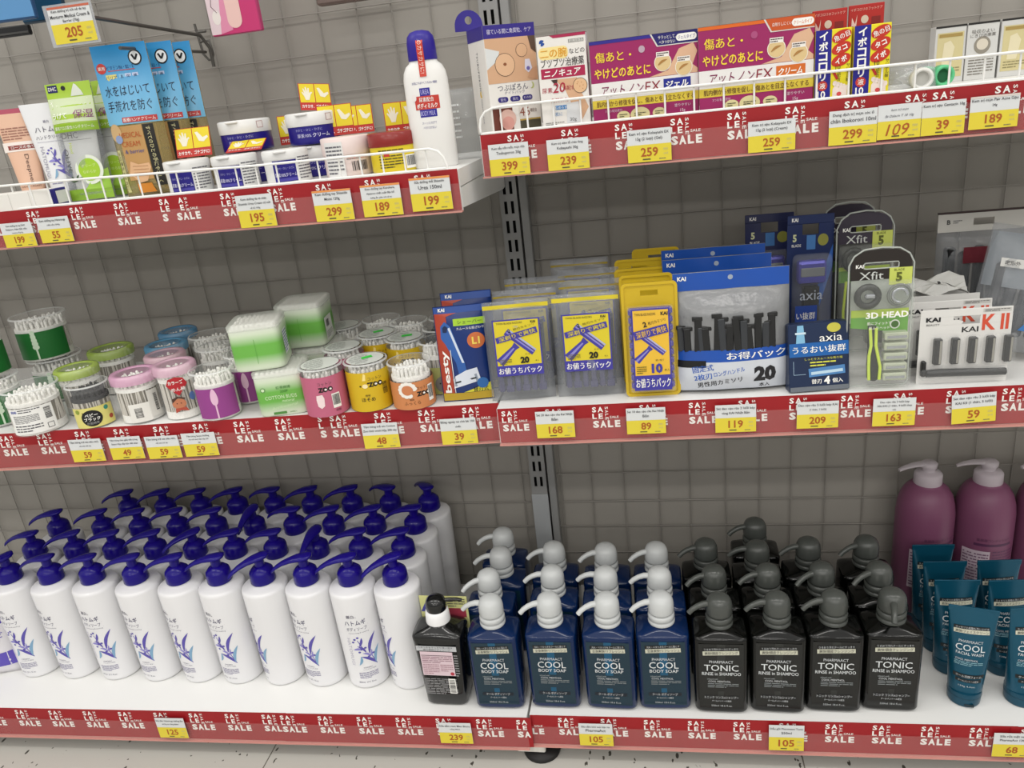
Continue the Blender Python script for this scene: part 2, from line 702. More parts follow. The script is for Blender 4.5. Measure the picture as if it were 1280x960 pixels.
# foot of the upright under the bottom shelf
t = thing('levelling_foot', 'white steel base leg on a round black foot under the bottom shelf joint', 'foot', (-0.236, -0.362, 0))
q = MB()
q.box(-0.024, 0.024, -0.008, 0.33, 0.012, 0.0275, M('foot_white', 'DAD8D0', 0.5, noise=0.12, nscale=60), 0.002)
q.build('base_leg', t)
q = MB()
q.lathe([(0.031, 0.0), (0.032, 0.003), (0.03, 0.009), (0.012, 0.0115)], M('black_rubber', '151515', 0.6), 24, c=(0.015, 0.012, 0))
q.build('foot_disc', t, 'round black rubber foot')

# ------------------------------------------------------------------ red SALE strips


def motif(q, mp, x0, top, h, lo=-9, hi=9):
    """stacked SA / LE, upright SALE, small SALE and large SALE"""
    def put(s, cu, cv, hh, w=None, ang=0.0, bold=0.0):
        if lo <= cu <= hi:
            q.text(mp, s, cu, cv, hh, WPRINT, 0.0003, w=w, ang=ang, bold=bold)
    for ch, cu, cv in (('S', .065, .13), ('A', .235, .13), ('L', .065, .325), ('E', .235, .325)):
        put(ch, x0+cu*h, top-cv*h, .155*h, .115*h if ch != 'A' else .15*h, bold=0.03)
    for i, ch in enumerate('SALE'):
        put(ch, x0+.40*h, top-(.09+.105*i)*h, .085*h, .075*h, ang=-PI/2, bold=0.01)
    put('SALE', x0+.60*h, top-.365*h, .065*h, .24*h, bold=0.01)
    for i, ch in enumerate('SALE'):
        put(ch, x0+(.095+.195*i)*h, top-.565*h, .21*h, .17*h if ch in 'SA' else .145*h, bold=0.05)


STRIPS = {
    'TL': [(None, 214, [(-22, 268), (33, 263), (87.5, 259), (142.5, 254), (199, 249)]), (214, None, [(216.5, 244), (275, 239), (334, 233), (394.5, 228), (455.5, 222), (517.5, 217)])],
    'TR': [(None, 1158, [(572, 176), (634, 168), (701, 160), (768, 153), (837.5, 146), (908.5, 139), (981, 132), (1055, 126), (1131, 120)]), (1158, None, [(1165, 113), (1243, 105)])],
    'ML': [(None, 411, [(-1, 546), (46, 543), (94, 541), (142.5, 538), (192, 535), (241.5, 533), (292.5, 530), (344, 527), (397.5, 524)]), (411, None, [(413, 524), (468, 519), (522.5, 515), (577.5, 511)])],
    'MR': [(None, None, [(626, 511), (680.5, 507), (739, 503), (798, 500), (860, 497), (922, 494), (986, 491), (1050.7, 489), (1116.7, 487), (1182.7, 485), (1252.7, 482)])],
    'BL': [(None, 350, [(-23, 887), (19, 887), (61, 888), (104, 889), (148, 890), (192, 890), (236, 891), (281, 892), (327, 893)]), (350, None, [(350.4, 894), (397.5, 895), (446, 896), (494.6, 897), (544.6, 898), (595, 899)])],
    'BR': [(None, 1262, [(646, 895), (696.7, 894), (750, 895), (804, 896), (859, 897), (916, 899), (973, 901), (1031, 902), (1090, 903), (1151, 905), (1212, 906)]), (1262, None, [(1275, 908)])],
}
for k, lst in STRIPS.items():
    s = SH[k]
    h = STRIP_H[k]
    for i, (pa, pb, ms) in enumerate(lst):
        mid = sum(m[1] for m in ms)/len(ms)
        xa = 0.001 if pa is None else s.loc(pa, mid)[0]
        xb = s.L+{'BL': 0.007, 'ML': 0.003}.get(k, -0.001) if pb is None else s.loc(pb, mid)[0]
        q = MB()
        yo = -0.0028-0.0009*i
        q.box(xa, xb+(0.012 if pb is not None else 0), yo, yo+0.0006, -h+0.0006, 0.001, RED)
        mp = front(yo)
        xs = [s.loc(px, py)[0] for px, py in ms]
        step = 0.068
        if pa is None:
            while xs[0] > step:
                xs.insert(0, xs[0]-step)
        if pb is None:
            while xs[-1] < s.L-step:
                xs.append(xs[-1]+step)
        for x in xs:
            motif(q, mp, x, 0.0, h*0.97, xa+0.003, xb-0.003)
        side = '' if len(lst) == 1 else (', left piece' if i == 0 else ', right piece overlapping the left one')
        solo(q, 'sale_strip', 'red paper SALE strip along the %s shelf edge%s' % (BAY[k], side), 'shelf strip', s.p0, s.rz, 'red sale strips')

# ------------------------------------------------------------------ price tags
YEL = P('DDCB3C', 0.4)
TAGW = P('D6D9DA', 0.4)
ORA = P('A8561E', 0.5)
GRY = P('B9B48A', 0.5)


def tag_mesh(w, h, num, lines, hand=False, edge=None, code=True):
    q = MB()
    q.box(-w/2, w/2, -0.0006, 0, 0, h, TAGW)
    mp = front(-0.0006)
    q.rect(mp, -w/2, 0, w/2, h*0.53, YEL, 0.0002)
    if edge:
        q.rect(mp, -w/2, h*0.94, w/2, h, P(edge), 0.0003)
    n = len(lines)
    if hand:
        for i, ln in enumerate(lines):
            q.text(mp, ln, 0, h*(0.84-0.18*i), h*0.09, P('555560'), 0.0005, wmax=w*0.9, shear=0.3)
        q.text(mp, num, -w*.02, h*0.27, h*0.34, ORA, 0.0005, wmax=w*0.62, shear=0.25, bold=0.005)
    else:
        lh = h*0.115 if n < 3 else h*0.095
        for i, ln in enumerate(lines):
            q.text(mp, ln, 0, h*0.87-i*lh*1.45, lh*(0.8 if ln.islower() else 1), P('34343A'), 0.0005, wmax=w*0.94, bold=0.008)
        q.text(mp, num, w*0.0, h*0.3, h*0.28, ORA, 0.0005, wmax=w*0.5, bold=0.022)
    q.text(mp, '000', w*.37, h*.36, h*.07, GRY, 0.0005)
    q.text(mp, 'vnd', w*.37, h*.23, h*.07, GRY, 0.0005)
    if code:
        q.rect(mp, -w*.16, h*.06, w*.02, h*.10, P('5A5436'), 0.0005)
        q.fine(mp, w*.22, h*.04, w*.46, h*.11, 1, P('8A8455'), 0.0005)
    return q


TAGS = [
    ('TL', 1, 45, 278, 309, '199', ['Kem dưỡng da tay DHY', 'Deepners, thảm thảo mộc,', 'hương hoa hồng 60g'], 'reading 199 at the far left of the upper left shelf edge', None),
    ('TL', 45, 92, 271, 303, '55', ['Kem dưỡng tay Hatomugi', 'chiết xuất ý dĩ 65g'], 'reading 55 on the upper left shelf edge', None),
    ('TL', 296, 344, 243, 284, '195', ['Kem dưỡng da và chân', 'Shiseido Urea Cream trị nứt', 'nẻ hũ 100g'], 'reading 195 on the upper left shelf edge', None),
    ('TL', 391, 442, 237, 276, '299', ['Kem dưỡng tay Shiseido', 'Moist 120g'], 'reading 299 under the cream jars on the upper left shelf edge', 'E2934E'),
    ('TL', 451, 503, 230, 270, '189', ['Kem dưỡng tay Kurohara,', 'Hyaluron chiết xuất đậu bổ', 'dưỡng ẩm, giảm nứt nẻ tay'], 'reading 189 under the yellow jar on the upper left shelf edge', 'E2934E'),
    ('TL', 512, 565, 221, 263, '199', ['Sữa dưỡng thể Shiseido', 'Urea 150ml'], 'reading 199 under the tall white milk bottle', 'E2934E'),
    ('TR', 610, 663, 179, 219, '399', ['Kem tẩy nốt ruồi, mụn thịt', 'Tsubuporon 20g'], 'reading 399 at the left end of the upper right shelf edge', None),
    ('TR', 683, 737, 173, 212, '239', ['Kem trị viêm lỗ chân lông', 'Kobayashi 30g'], 'reading 239 on the upper right shelf edge', None),
    ('TR', 783, 840, 161, 202, '259', ['Kem trị sẹo Kobayashi EX', '15g (2 loại) (Gel)'], 'reading 259 for the gel, under the blue-topped magenta box', None),
    ('TR', 935, 994, 150, 189, '259', ['Kem trị sẹo Kobayashi EX', '15g (2 loại) (Cream)'], 'reading 259 for the cream, under the orange-topped magenta box', None),
    ('TR', 1036, 1096, 137, 180, '299', ['Dung dịch trị mụn cóc ở', 'chân Ibokorori 10ml'], 'reading 299 under the blue and yellow boxes', None),
    ('TR', 1097, 1151, 130, 173, '109', ['kem trị mụn', 'Bt Dalacin T 18 10g'], 'handwritten 109 on the upper right shelf edge', None),
    ('TR', 1152, 1206, 126, 168, '39', ['Kem trị sẹo Gentacin 10g'], 'reading 39 on the upper right shelf edge', None),
    ('TR', 1212, 1273, 119, 160, '189', ['Kem trị mụn Pair Acne Gạo', '24g'], 'reading 189 under the white boxes on the upper right shelf edge', 'D9CFC8'),
    ('ML', 86, 131, 549, 577, '59', ['Tăm bông trẻ em siêu nhỏ,', 'nến bột 160 cây'], 'reading 59, leftmost on the cotton swab shelf, under the black swabs can', None),
    ('ML', 135, 180, 546, 574, '49', ['Tăm bông thân giấy tiết trùng', 'Sanyo hộp nắp hột 180 nhân'], 'reading 49 on the cotton swab shelf edge', None),
    ('ML', 181, 227, 545, 573, '59', ['Tăm bông trẻ em siêu nhỏ,', 'nến bột 210 cây'], 'reading 59 under the red-labelled swab can', None),
    ('ML', 228, 272, 541, 570, '59', ['Tăm bông Sanyo thường', 'hút mũi vành thân hộp 200', 'cây'], 'reading 59 under the purple-labelled swab can', None),
    ('ML', 453, 499, 529, 560, '48', ['Tăm bông trẻ em Cotton', 'Zoo hình tranh hộp 200 cây'], 'reading 48 under the yellow swab can', None),
    ('ML', 551, 596, 523, 555, '39', ['Bông ngoáy tai chó bé 100', 'chiếc'], 'reading 39 at the right end of the cotton swab shelf', None),
    ('MR', 670, 718, 514, 547, '168', ['Set 20 dao cạo râu Kai Nhật', 'Bản'], 'reading 168 under the razor pouches', None),
    ('MR', 783, 832, 510, 542, '89', ['Set 10 dao cạo râu Kai Nhật', 'Bản'], 'reading 89 under the yellow razor blister', None),
    ('MR', 894, 945, 506, 540, '119', ['Set dao cạo râu 2 lưỡi kép', 'vàng KAI Nhật Bản'], 'reading 119 under the blue razor bag', None),
    ('MR', 996, 1048, 502, 535, '209', ['Dao cạo râu 5 lưỡi kép KAI', '(1 thân, 1 lưỡi)'], 'reading 209 on the razor shelf edge', None),
    ('MR', 1091, 1144, 498, 532, '163', ['Dao cạo râu 3 lưỡi kép', 'Xfit KAI (1 thân, 4 lưỡi thay', 'thế)'], 'reading 163 under the green and black razor pack', None),
    ('MR', 1191, 1246, 492, 528, '59', ['Set dao cạo râu 2 lưỡi kép', 'KAI KII (1 thân, 5 lưỡi)'], 'reading 59, sitting askew under the card of five blades', None),
    ('BL', 195, 234, 898, 922, '125', ['Sữa tắm Hatomugi dưỡng ẩm', 'dưỡng da trắng 800ml'], 'reading 125 on the bottom left shelf edge', None),
    ('BL', 549, 590, 904, 929, '239', ['Sữa tắm nam Men Biore', 'trắng 440ml'], 'reading 239 under the black pump bottle with white collar', None),
    ('BR', 724, 766, 905, 932, '105', ['Sữa tắm khô mùi bạc hà', 'PharmaAct'], 'reading 105 under the blue body soap bottles', None),
    ('BR', 961, 1005, 907, 938, '105', ['Dầu gội Pharmaact Tonic', '550ml'], 'reading 105 under the black shampoo bottles', None),
    ('BR', 1241, 1290, 917, 946, '68', ['Sữa rửa mặt nam', 'PharmaAct 130g'], 'reading 68 at the right end of the bottom shelf edge', None),
]
for k, xa, xb, ya, yb, num, lines, lab, edge in TAGS:
    s = SH[k]
    out = 0.0092
    sl = (s.loc(xb, yb, out)[0]-s.loc(xa, yb, out)[0])
    xm = (xa+xb)/2
    xc = s.loc(xm, (ya+yb)/2, out)[0]
    zt, zb = s.loc(xm, ya, out)[1], s.loc(xm, yb, out)[1]
    w = s.loc(xb, (ya+yb)/2, out)[0]-s.loc(xa, (ya+yb)/2, out)[0]
    w = min(max(w, 0.038), 0.056)
    q = tag_mesh(w, zt-zb, num, lines, hand=(num == '109'), edge=edge, code=num not in ('59x',))
    loc = s.world(xc, -out+0.0006, zb)
    ry = {'59, s': 0.045}.get(lab[8:13], 0.0) if k == 'MR' else 0.0
    o = solo(q, 'price_tag', 'price tag ' + lab, 'price tag', loc, s.rz, 'price tags on the shelf edges', ry=-0.06 if 'askew' in lab else 0.0)

# ------------------------------------------------------------------ white wire fences on the two top shelves
FW = M('white_wire', 'EDEDEA', 0.35)


def fence(k, pts_px, n_end, label, step):
    s = SH[k]
    yb = 0.004
    P_ = [s.loc(px, py, -yb) for px, py in pts_px]
    t = thing('wire_fence', label, 'shelf fence', s.p0, s.rz)
    q = MB()
    q.tube([(x, yb, z) for x, z in P_], 0.0017, FW, 8)
    q.build('top_rail', t)
    xs = []
    x0, x1 = (min(p[0] for p in P_), max(p[0] for p in P_))
    q = MB()
    q.tube([(x0, yb+0.001, 0.0025), (x1, yb+0.001, 0.0025)], 0.0016, FW, 8)
    q.build('bottom_rail', t)
    body = sorted(P_)
    x = (x1-0.028) if n_end == 'R' else x0+0.03
    while x0+0.012 < x < x1-0.012:
        for (a, za), (b, zb) in zip(body[:-1], body[1:]):
            if a <= x <= b and b > a:
                z = za+(zb-za)*(x-a)/(b-a)
        q = MB()
        q.tube([(x, yb+0.003, 0.001), (x, yb+0.003, z+0.0005)], 0.0013, FW, 6)
        q.build('upright_wire', t)
        x += -step if n_end == 'R' else step


fence('TL', [(560, 212), (558, 205), (554, 196), (547, 189), (536, 186), (526, 187), (320, 207), (100, 224), (-60, 238), (-300, 262)], 'R', 'low white wire fence along the front of the upper left shelf', 0.031)
fence('TR', [(601, 166), (600, 158), (601, 148), (606, 140), (616, 135), (628, 133), (720, 123), (900, 104), (1100, 83), (1280, 64), (1500, 40), (1760, 10)], 'L', 'low white wire fence along the front of the upper right shelf', 0.0365)

# ------------------------------------------------------------------ bottom left: white pump bottles with violet pumps
VIO = M('violet_plastic', '170874', 0.2, spec=0.3)
PEARL = M('pearl_white', 'E4E4E6', 0.3, coat=0.3)
PUR1, PUR2, TEAL = P('5A50A6'), P('8C86C8'), P('7FA6C4')
ZB = SH['BL'].z


def leaf(q, mp, x0, z0, x1, z1, w, mat, bend=0.0, d=0.0005):
    """pointed leaf from (x0,z0) to (x1,z1)"""
    n = 7
    dx, dz = x1-x0, z1-z0
    L = math.hypot(dx, dz)
    nx, nz = -dz/L, dx/L
    a, b = [], []
    for i in range(n+1):
        t = i/n
        hw = w*math.sin(PI*min(1, t*0.9+0.08))**0.9/2*(1 if t < 1 else 0)
        off = bend*math.sin(PI*t)*L
        cx, cz = x0+dx*t+nx*off, z0+dz*t+nz*off
        a.append((cx+nx*hw, cz+nz*hw))
        b.append((cx-nx*hw, cz-nz*hw))
    for i in range(n):
        q.poly(mp, [b[i], b[i+1], a[i+1], a[i]], mat, d)


def adlay(q, mp, s, d=0.0005):
    """sprig of pointed leaves and small seeds, drawn in violet and teal, height s"""
    k = s/0.06
    A = lambda *v: [x*k for x in v]
    q.line(mp, [tuple(A(.012, -.030)), tuple(A(.006, -.012)), tuple(A(-.006, .006)), tuple(A(-.012, .022))], .0012*k, PUR1, d)
    for x0, z0, x1, z1, w, m, b in ((.0105, -.027, .0205, .004, .0042, TEAL, .10), (.003, -.006, .0185, .030, .0044, PUR1, .10), (.011, -.028, -.011, -.010, .0042, PUR1, -.10), (-.011, -.010, -.0165, -.027, .0036, TEAL, .12), (-.006, .004, -.021, .004, .0036, PUR2, -.08), (-.010, .010, -.005, .026, .0034, PUR1, -.06), (.006, -.014, .0075, .000, .0022, PUR2, .05), (-.002, -.003, -.014, .011, .003, PUR1, -.12), (.004, -.012, -.008, -.004, .003, PUR2, -.15)):
        leaf(q, mp, *A(x0, z0, x1, z1, w*1.25), m, b, d+0.0001)
    for cx, cz in ((-.016, .024), (-.011, .027), (-.019, .019), (-.008, .004), (-.012, -.001), (.004, .0), (.009, -.008), (.001, -.012), (-.002, .006)):
        q.disc(mp, cx*k, cz*k, .0022*k, .0018*k, PUR1, d+0.0002, 8)


def rad(z):
    return 0.0378+0.0027*min(max(z/0.19, 0), 1)


white_parts = {}


def white_bottle_meshes():
    q = MB()
    prof = [(0.030, 0.0), (0.0355, 0.001), (0.0374, 0.004)]
    prof += [(rad(z), z) for z in (0.008, 0.05, 0.1, 0.15, 0.191)]
    prof += [(0.0402, 0.1945), (0.0388, 0.1972), (0.036, 0.1987), (0.028, 0.2012), (0.021, 0.2030), (0.0185, 0.2045), (0.018, 0.208)]
    q.lathe(prof, PEARL, 40)
    mp = lambda z: cyl(rad, 0.0, z)
    m = mp(0)
    k = 0.0003
    q.text(m, '麗白。', -.006, .157, .0068, P('3A3550'), k)
    q.text(m, 'ハトムギ', -.001, .144, .0105, P('34305A'), k, w=.037, bold=.01)
    q.line(m, [(-.021, .1365), (.021, .1365)], .0004, P('6A6480'), k)
    q.text(m, 'ボディソープ', 0, .131, .0078, P('34305A'), k, w=.036)
    q.line(m, [(-.020, .1258), (.022, .1258)], .0004, P('6A6480'), k)
    q.text(m, 'moisturizing & washing', .002, .1225, .0026, P('5A5670'), k, w=.036)
    q.text(m, 'HATOMUGI', -.0185, .083, .0062, P('B9B6C6'), k, w=.058, ang=-PI/2)
    adlay(q, shifted(m, .010, .083), .066, k)
    q.text(m, '天然保湿成分', .006, .0475, .0026, P('4A466A'), k)
    q.text(m, 'ハトムギエキス配合', .008, .0435, .0024, P('4A466A'), k)
    q.fine(m, -.012, .024, .022, .038, 5, P('7C789A'), k, random.Random(3))
    q.text(m, '800ml  27.1 fl.oz.', 0, .016, .0032, P('55526A'), k)
    white_parts['body'] = q.mesh('bottle_body')
    q = MB()
    q.lathe([(0.0215, 0.2045), (0.0222, 0.206), (0.0214, 0.2225), (0.0203, 0.2265), (0.0145, 0.2325), (0.0100, 0.235)], VIO, 28)
    white_parts['collar'] = q.mesh('collar')
    q = MB()
    q.lathe([(0.0088, 0.2345), (0.0085, 0.246), (0.010, 0.249)], VIO, 20)
    rings = []
    for x, w, h, z in ((0.0175, .003, .002, .2545), (0.0165, .0075, .0035, .254), (0.011, .0115, .0052, .2525), (0.002, .0128, .0060, .2515), (-.010, .0115, .0056, .2510), (-.022, .0088, .0048, .2490), (-.036, .0066, .0042, .2450), (-.047, .0052, .0038, .2395), (-.054, .0044, .0034, .2345), (-.0565, .003, .0024, .2315)):
        ring = []
        for i in range(14):
            a = 2*PI*i/14
            ring.append((x, w*math.cos(a), z+h*math.sin(a)))
        rings.append(ring)
    q.loft(rings, VIO)
    white_parts['pump_head'] = q.mesh('pump_head')


white_bottle_meshes()


def white_bottle(x, y, turn, noz, label):
    t = thing('pump_bottle', label, 'pump bottle', (x, y, ZB), 0, 'white body soap pump bottles')
    for nm, nice, rz in (('body', 'bottle_body', turn), ('collar', 'collar', 0), ('pump_head', 'pump_head', noz)):
        o = bpy.data.objects.new(nice, white_parts[nm])
        COL.objects.link(o)
        o.parent = t
        o.rotation_euler = (0, 0, rz)
    return t


ROWS = [
    ('front', -0.2855, [(11, 716), (63, 716), (115, 717), (168, 714.5), (221, 713.5), (272, 713), (326, 711), (381, 712.5), (436, 711), (489, 716)],
     [-50, -62, -46, -56, -62, -50, -85, -55, -12, -82], [62, 5, 10, 12, 14, 12, 40, 16, 18, 35]),
    ('second', -0.203, [(44, 688), (95, 686), (143, 684), (194, 683), (243, 682), (292.5, 680), (343, 679), (395, 677.5), (449, 676), (499, 680)],
     [-50]*10, [8, 18, 12, 18, 45, 16, 4, 85, 8, 12]),
    ('third', -0.1205, [(74, 660), (127.5, 654), (174, 653), (221, 652), (269, 650), (316, 647.5), (366, 645), (414.5, 645), (466, 641), (517, 644)],
     [-50]*10, [14, 12, 10, 10, 12, 88, -4, 14, 14, 4]),
    ('back', -0.0385, [(159, 625), (204.5, 625), (249, 622.7), (295, 622.5), (341, 619), (388, 619), (437.5, 615), (485, 612.5), (533, 612.5)],
     [-50]*9, [8, 14, 8, 14, -4, 12, 12, -28, -48]),
]
for nm, y, pts, turns, noz in ROWS:
    prev = None
    for i, (px, py) in enumerate(pts):
        p = AY(px, py, y)
        if prev is not None and p.x-prev < 0.0815:
            p.x = prev+0.0815
        prev = p.x
        caz = math.atan2(-p.x, p.y+1.35)   # azimuth towards the middle of the aisle
        a = math.radians(turns[i])+caz if True else 0
        place = 'rightmost' if i == len(pts)-1 else ('leftmost' if i == 0 else ORD[i]+' from the left')
        row = nm+' row'
        white_bottle(p.x, y, a, math.radians(noz[i]), 'white pump bottle with violet pump, %s in the %s' % (place, row))

# purple refill pouch lying at the far left of the bottom shelf
q = MB()
PURF = M('purple_film', '3B2A9A', 0.25, bump=0.3, nscale=70)
WFILM = M('white_film', 'DAD8DC', 0.3, bump=0.3, nscale=70)


def pillow(q, w, h, t, mat, nu=12, nv=16, edge=0.0008, yoff=0.0, wav=0.0, seed=1, profile=None, back_mat=None):
    """sealed pouch standing upright: x across, z up from 0, bulging both ways; returns its front map"""
    rnd = random.Random(seed)
    ph = [rnd.uniform(0, 6) for _ in range(4)]

    def bulge(u, v):
        a = max(0.0, 1-(2*u/w)**2)**0.6
        b = 4*(v/h)*(1-v/h)
        b = profile(v/h) if profile else max(0.0, b)**0.6
        return edge+t/2*a*b+(wav*math.sin(u*95+ph[0]+v*40)*math.sin(v*80+ph[1]) if wav else 0)*min(1, a*2)

    vs, fs = [], []
    for side in (-1, 1):
        for j in range(nv+1):
            for i in range(nu+1):
                u, v = -w/2+w*i/nu, h*j/nv
                vs.append((u, yoff+side*bulge(u, v), v))
    N = (nu+1)*(nv+1)
    for j in range(nv):
        for i in range(nu):
            a = j*(nu+1)+i
            fs.append([a, a+1, a+nu+2, a+nu+1])
            fs.append([N+a+1, N+a, N+a+nu+1, N+a+nu+2])
    ring = [i for i in range(nu+1)]+[j*(nu+1)+nu for j in range(1, nv+1)]+[nv*(nu+1)+i for i in range(nu-1, -1, -1)]+[j*(nu+1) for j in range(nv-1, 0, -1)]
    for a, b in zip(ring, ring[1:]+ring[:1]):
        fs.append([b, a, N+a, N+b])
    q.add(vs, fs, mat, True)
    return lambda u, v, d: (u, yoff-bulge(u, v)-d, v)


mp = pillow(q, 0.15, 0.17, 0.05, WFILM, wav=0.001)
q.rect(mp, -.074, .11, .074, .168, PURF, 0.0006, 10, 5)
q.rect(mp, -.074, .02, .074, .05, P('5D4FB0'), 0.0006, 10, 4)
q.rect(mp, -.05, .055, .05, .065, P('B9B4DC'), 0.0006, 8, 1)
q.text(mp, 'ハトムギ', .03, .085, .018, P('4A3CA0'), 0.0008, w=.07)
solo(q, 'refill_pouch', 'purple and white refill pouch leaning at the far left of the bottom shelf', 'pouch', (-1.335, -0.318, ZB), 0.25, ry=0.0, rx=-0.12)

# ------------------------------------------------------------------ bottom right: square pump bottles
BLUE = M('blue_bottle', '08224C', 0.13, spec=0.35, coat=0.15)
BLUEP = M('blue_bottle_panel', '15303E', 0.2)
BLUES = M('blue_bottle_dip_tube', '125070', 0.2)
SMOKE = M('smoke_bottle', '070807', 0.13, spec=0.35, coat=0.15)
SMOKEP = M('smoke_bottle_panel', '1D1E1D', 0.22)
SMOKES = M('smoke_bottle_dip_tube', '2B2D2B', 0.22)
PUMPW = M('frosted_white_pump', 'CFD2D2', 0.25, trans=0.15)
PUMPG = M('frosted_grey_pump', '474A47', 0.25)
SILV = P('C9CDD0')
TANC = P('C7C7B4')


def square_bottle_meshes(kind):
    body, panel, stripe, pump = (BLUE, BLUEP, BLUES, PUMPW) if kind == 'cool' else (SMOKE, SMOKEP, SMOKES, PUMPG)
    out = {}
    q = MB()
    W_, D_ = 0.0415, 0.031
    rings = [oval(.030, .022, 0.0, 32, 5), oval(.037, .027, 0.0008, 32, 5), oval(W_-.0008, D_-.0008, .004, 32, 6), oval(W_, D_, .008, 32, 7)]
    rings += [oval(W_, D_, z, 32, 7) for z in (.05, .1, .139)]
    rings += [oval(W_-.0006, D_-.0006, .1435, 32, 7), oval(W_-.003, D_-.003, .1455, 32, 6), oval(.030, .025, .149, 32, 4), oval(.0215, .0205, .1522, 32, 2.4), oval(.0175, .0175, .1535, 32, 2), oval(.017, .017, .158, 32, 2)]
    q.loft(rings, body)
    f = front(-D_)
    k = 0.0004
    q.rect(f, -.034, .0125, .034, .137, panel, k)
    q.rect(f, -.006, .072 if kind == 'cool' else .060, .006, .137, stripe, k+.0001)
    q.rect(f, -.0055, .03, .0035, .046, stripe, k+.0001)
    d = k+.0004
    a = 0.045
    mt = turned(f, a, 0, .125)
    q.rect(mt, -.028, -.0005, .027, .0060, P('10110F'), k+.0002)
    q.rect(mt, -.028, -.0085, .027, -.0008, TANC, k+.0002)
    if kind == 'cool':
        q.text(mt, '汚れ・ベタつきをクールに落とす', 0, .0028, .0042, SILV, d, w=.051)
        q.text(mt, '全身爽快!リフレッシュ', 0, -.0046, .0058, INK, d, w=.050, bold=.015)
        rows = (('COOL', .092, .0125, .046), ('BODY SOAP', .0805, .0062, .045))
        bot = (('クール ボディソープ', .034, .0052, .040), ('クールメントール配合', .027, .0036, .027))
    else:
        q.text(mt, 'うるおう汚れクールにすっきり', 0, .0028, .0042, SILV, d, w=.051)
        q.text(mt, '爽快!頭皮クレンジング', 0, -.0046, .0058, INK, d, w=.050, bold=.015)
        rows = (('TONIC', .092, .0118, .052), ('RINSE in SHAMPOO', .0805, .0060, .059))
        bot = (('トニック リンスinシャンプー', .034, .0052, .052), ('クールメントール配合', .027, .0036, .030))
    q.text(f, 'PHARMAACT', 0, .1035, .0052, SILV, d, w=.036)
    for s_, z, h, w in rows:
        q.text(f, s_, 0, z, h, P('D6DADC'), d, w=w, bold=0.004)
    q.text(f, 'infused with', -.0135, .0702, .0030, P('9AA0A2'), d, w=.016)
    q.text(f, 'COOL MENTHOL', -.003, .0655, .0036, SILV, d, w=.034)
    q.fine(f, -.021, .053, .026, .0625, 3, P('7E8486'), d, random.Random(5))
    q.rect(f, -.026, .031, .026, .0375, P('0D0F10') if kind != 'cool' else P('0E1A26'), k+.0002)
    for s_, z, h, w in bot:
        q.text(f, s_, 0, z, h, SILV, d, w=w, bold=0.006)
    q.text(f, '550ml 18.6 fl.oz.', 0, .0175, .0034, P('B5B9BB'), d, w=.032)
    out['body'] = q.mesh('bottle_body')
    q = MB()
    q.lathe([(.0208, .1545), (.0212, .1556), (.0212, .1595), (.0196, .1603), (.0196, .1618), (.0210, .1626), (.0210, .1690), (.0200, .1708), (.0180, .1718)], pump, 28)
    out['collar'] = q.mesh('collar')
    q = MB()
    q.lathe([(.0180, .1722), (.0180, .1732), (.0200, .1740), (.0204, .177), (.0203, .188), (.0192, .195), (.0165, .2005), (.0115, .2042), (.006, .2058), (0.0001, .2062)], pump, 28)
    out['pump_head'] = q.mesh('pump_head')
    q = MB()
    q.tube([(-.016, 0, .192), (-.025, 0, .1925), (-.034, 0, .190), (-.042, 0, .1855), (-.048, 0, .1795)], [.0052, .0048, .0044, .0042, .004], pump, 12)
    out['spout'] = q.mesh('spout')
    return out


SQ = {'cool': square_bottle_meshes('cool'), 'tonic': square_bottle_meshes('tonic')}


def square_bottle(kind, x, y, noz, label, group, rz=0.0):
    t = thing('pump_bottle', label, 'pump bottle', (x, y, ZB), rz, group)
    o = None
    for nm, nice in (('body', 'bottle_body'), ('collar', 'collar'), ('pump_head', 'pump_head')):
        o = bpy.data.objects.new(nice, SQ[kind][nm])
        COL.objects.link(o)
        o.parent = t
    o.rotation_euler = (0, 0, noz)
    s = bpy.data.objects.new('spout', SQ[kind]['spout'])
    COL.objects.link(s)
    s.parent = o
    return t


BLUES_ = [[(-.283, -.329, 0), (-.300, -.258, 30), (-.291, -.189, 10), (-.298, -.124, 12)], [(-.188, -.323, 18), (-.191, -.246, 8), (-.196, -.173, 12)],
          [(-.095, -.322, 22), (-.100, -.250, -4), (-.103, -.178, 16)], [(-.010, -.318, 12), (-.011, -.250, 4), (-.015, -.176, 18)]]
TON_ = [[(.079, -.321, 14), (.0775, -.245, 22), (.070, -.165, 14)], [(.166, -.317, 10), (.1625, -.242, 18), (.1555, -.172, 4), (.161, -.098, 14)],
        [(.250, -.311, 12), (.247, -.237, 30), (.2405, -.163, 12)], [(.335, -.305, 80), (.334, -.236, 28), (.334, -.159, 20)]]
DEPTH = ['front', 'second', 'third', 'rearmost']
for kind, cols_, desc, grp in (('cool', BLUES_, 'blue', 'blue body soap pump bottles'), ('tonic', TON_, 'black', 'black shampoo pump bottles')):
    for c, col_ in enumerate(cols_):
        for r_, (x, y, nz_) in enumerate(col_):
            colname = ORD[c]+' column from the left'
            square_bottle(kind, x, y, math.radians(nz_), '%s square pump bottle with %s pump, %s in the %s' % (desc, 'white' if kind == 'cool' else 'grey', DEPTH[r_], colname), grp, rz=random.uniform(-.03, .03)+(0.03 if (kind, c, r_) == ('cool', 0, 0) else 0))

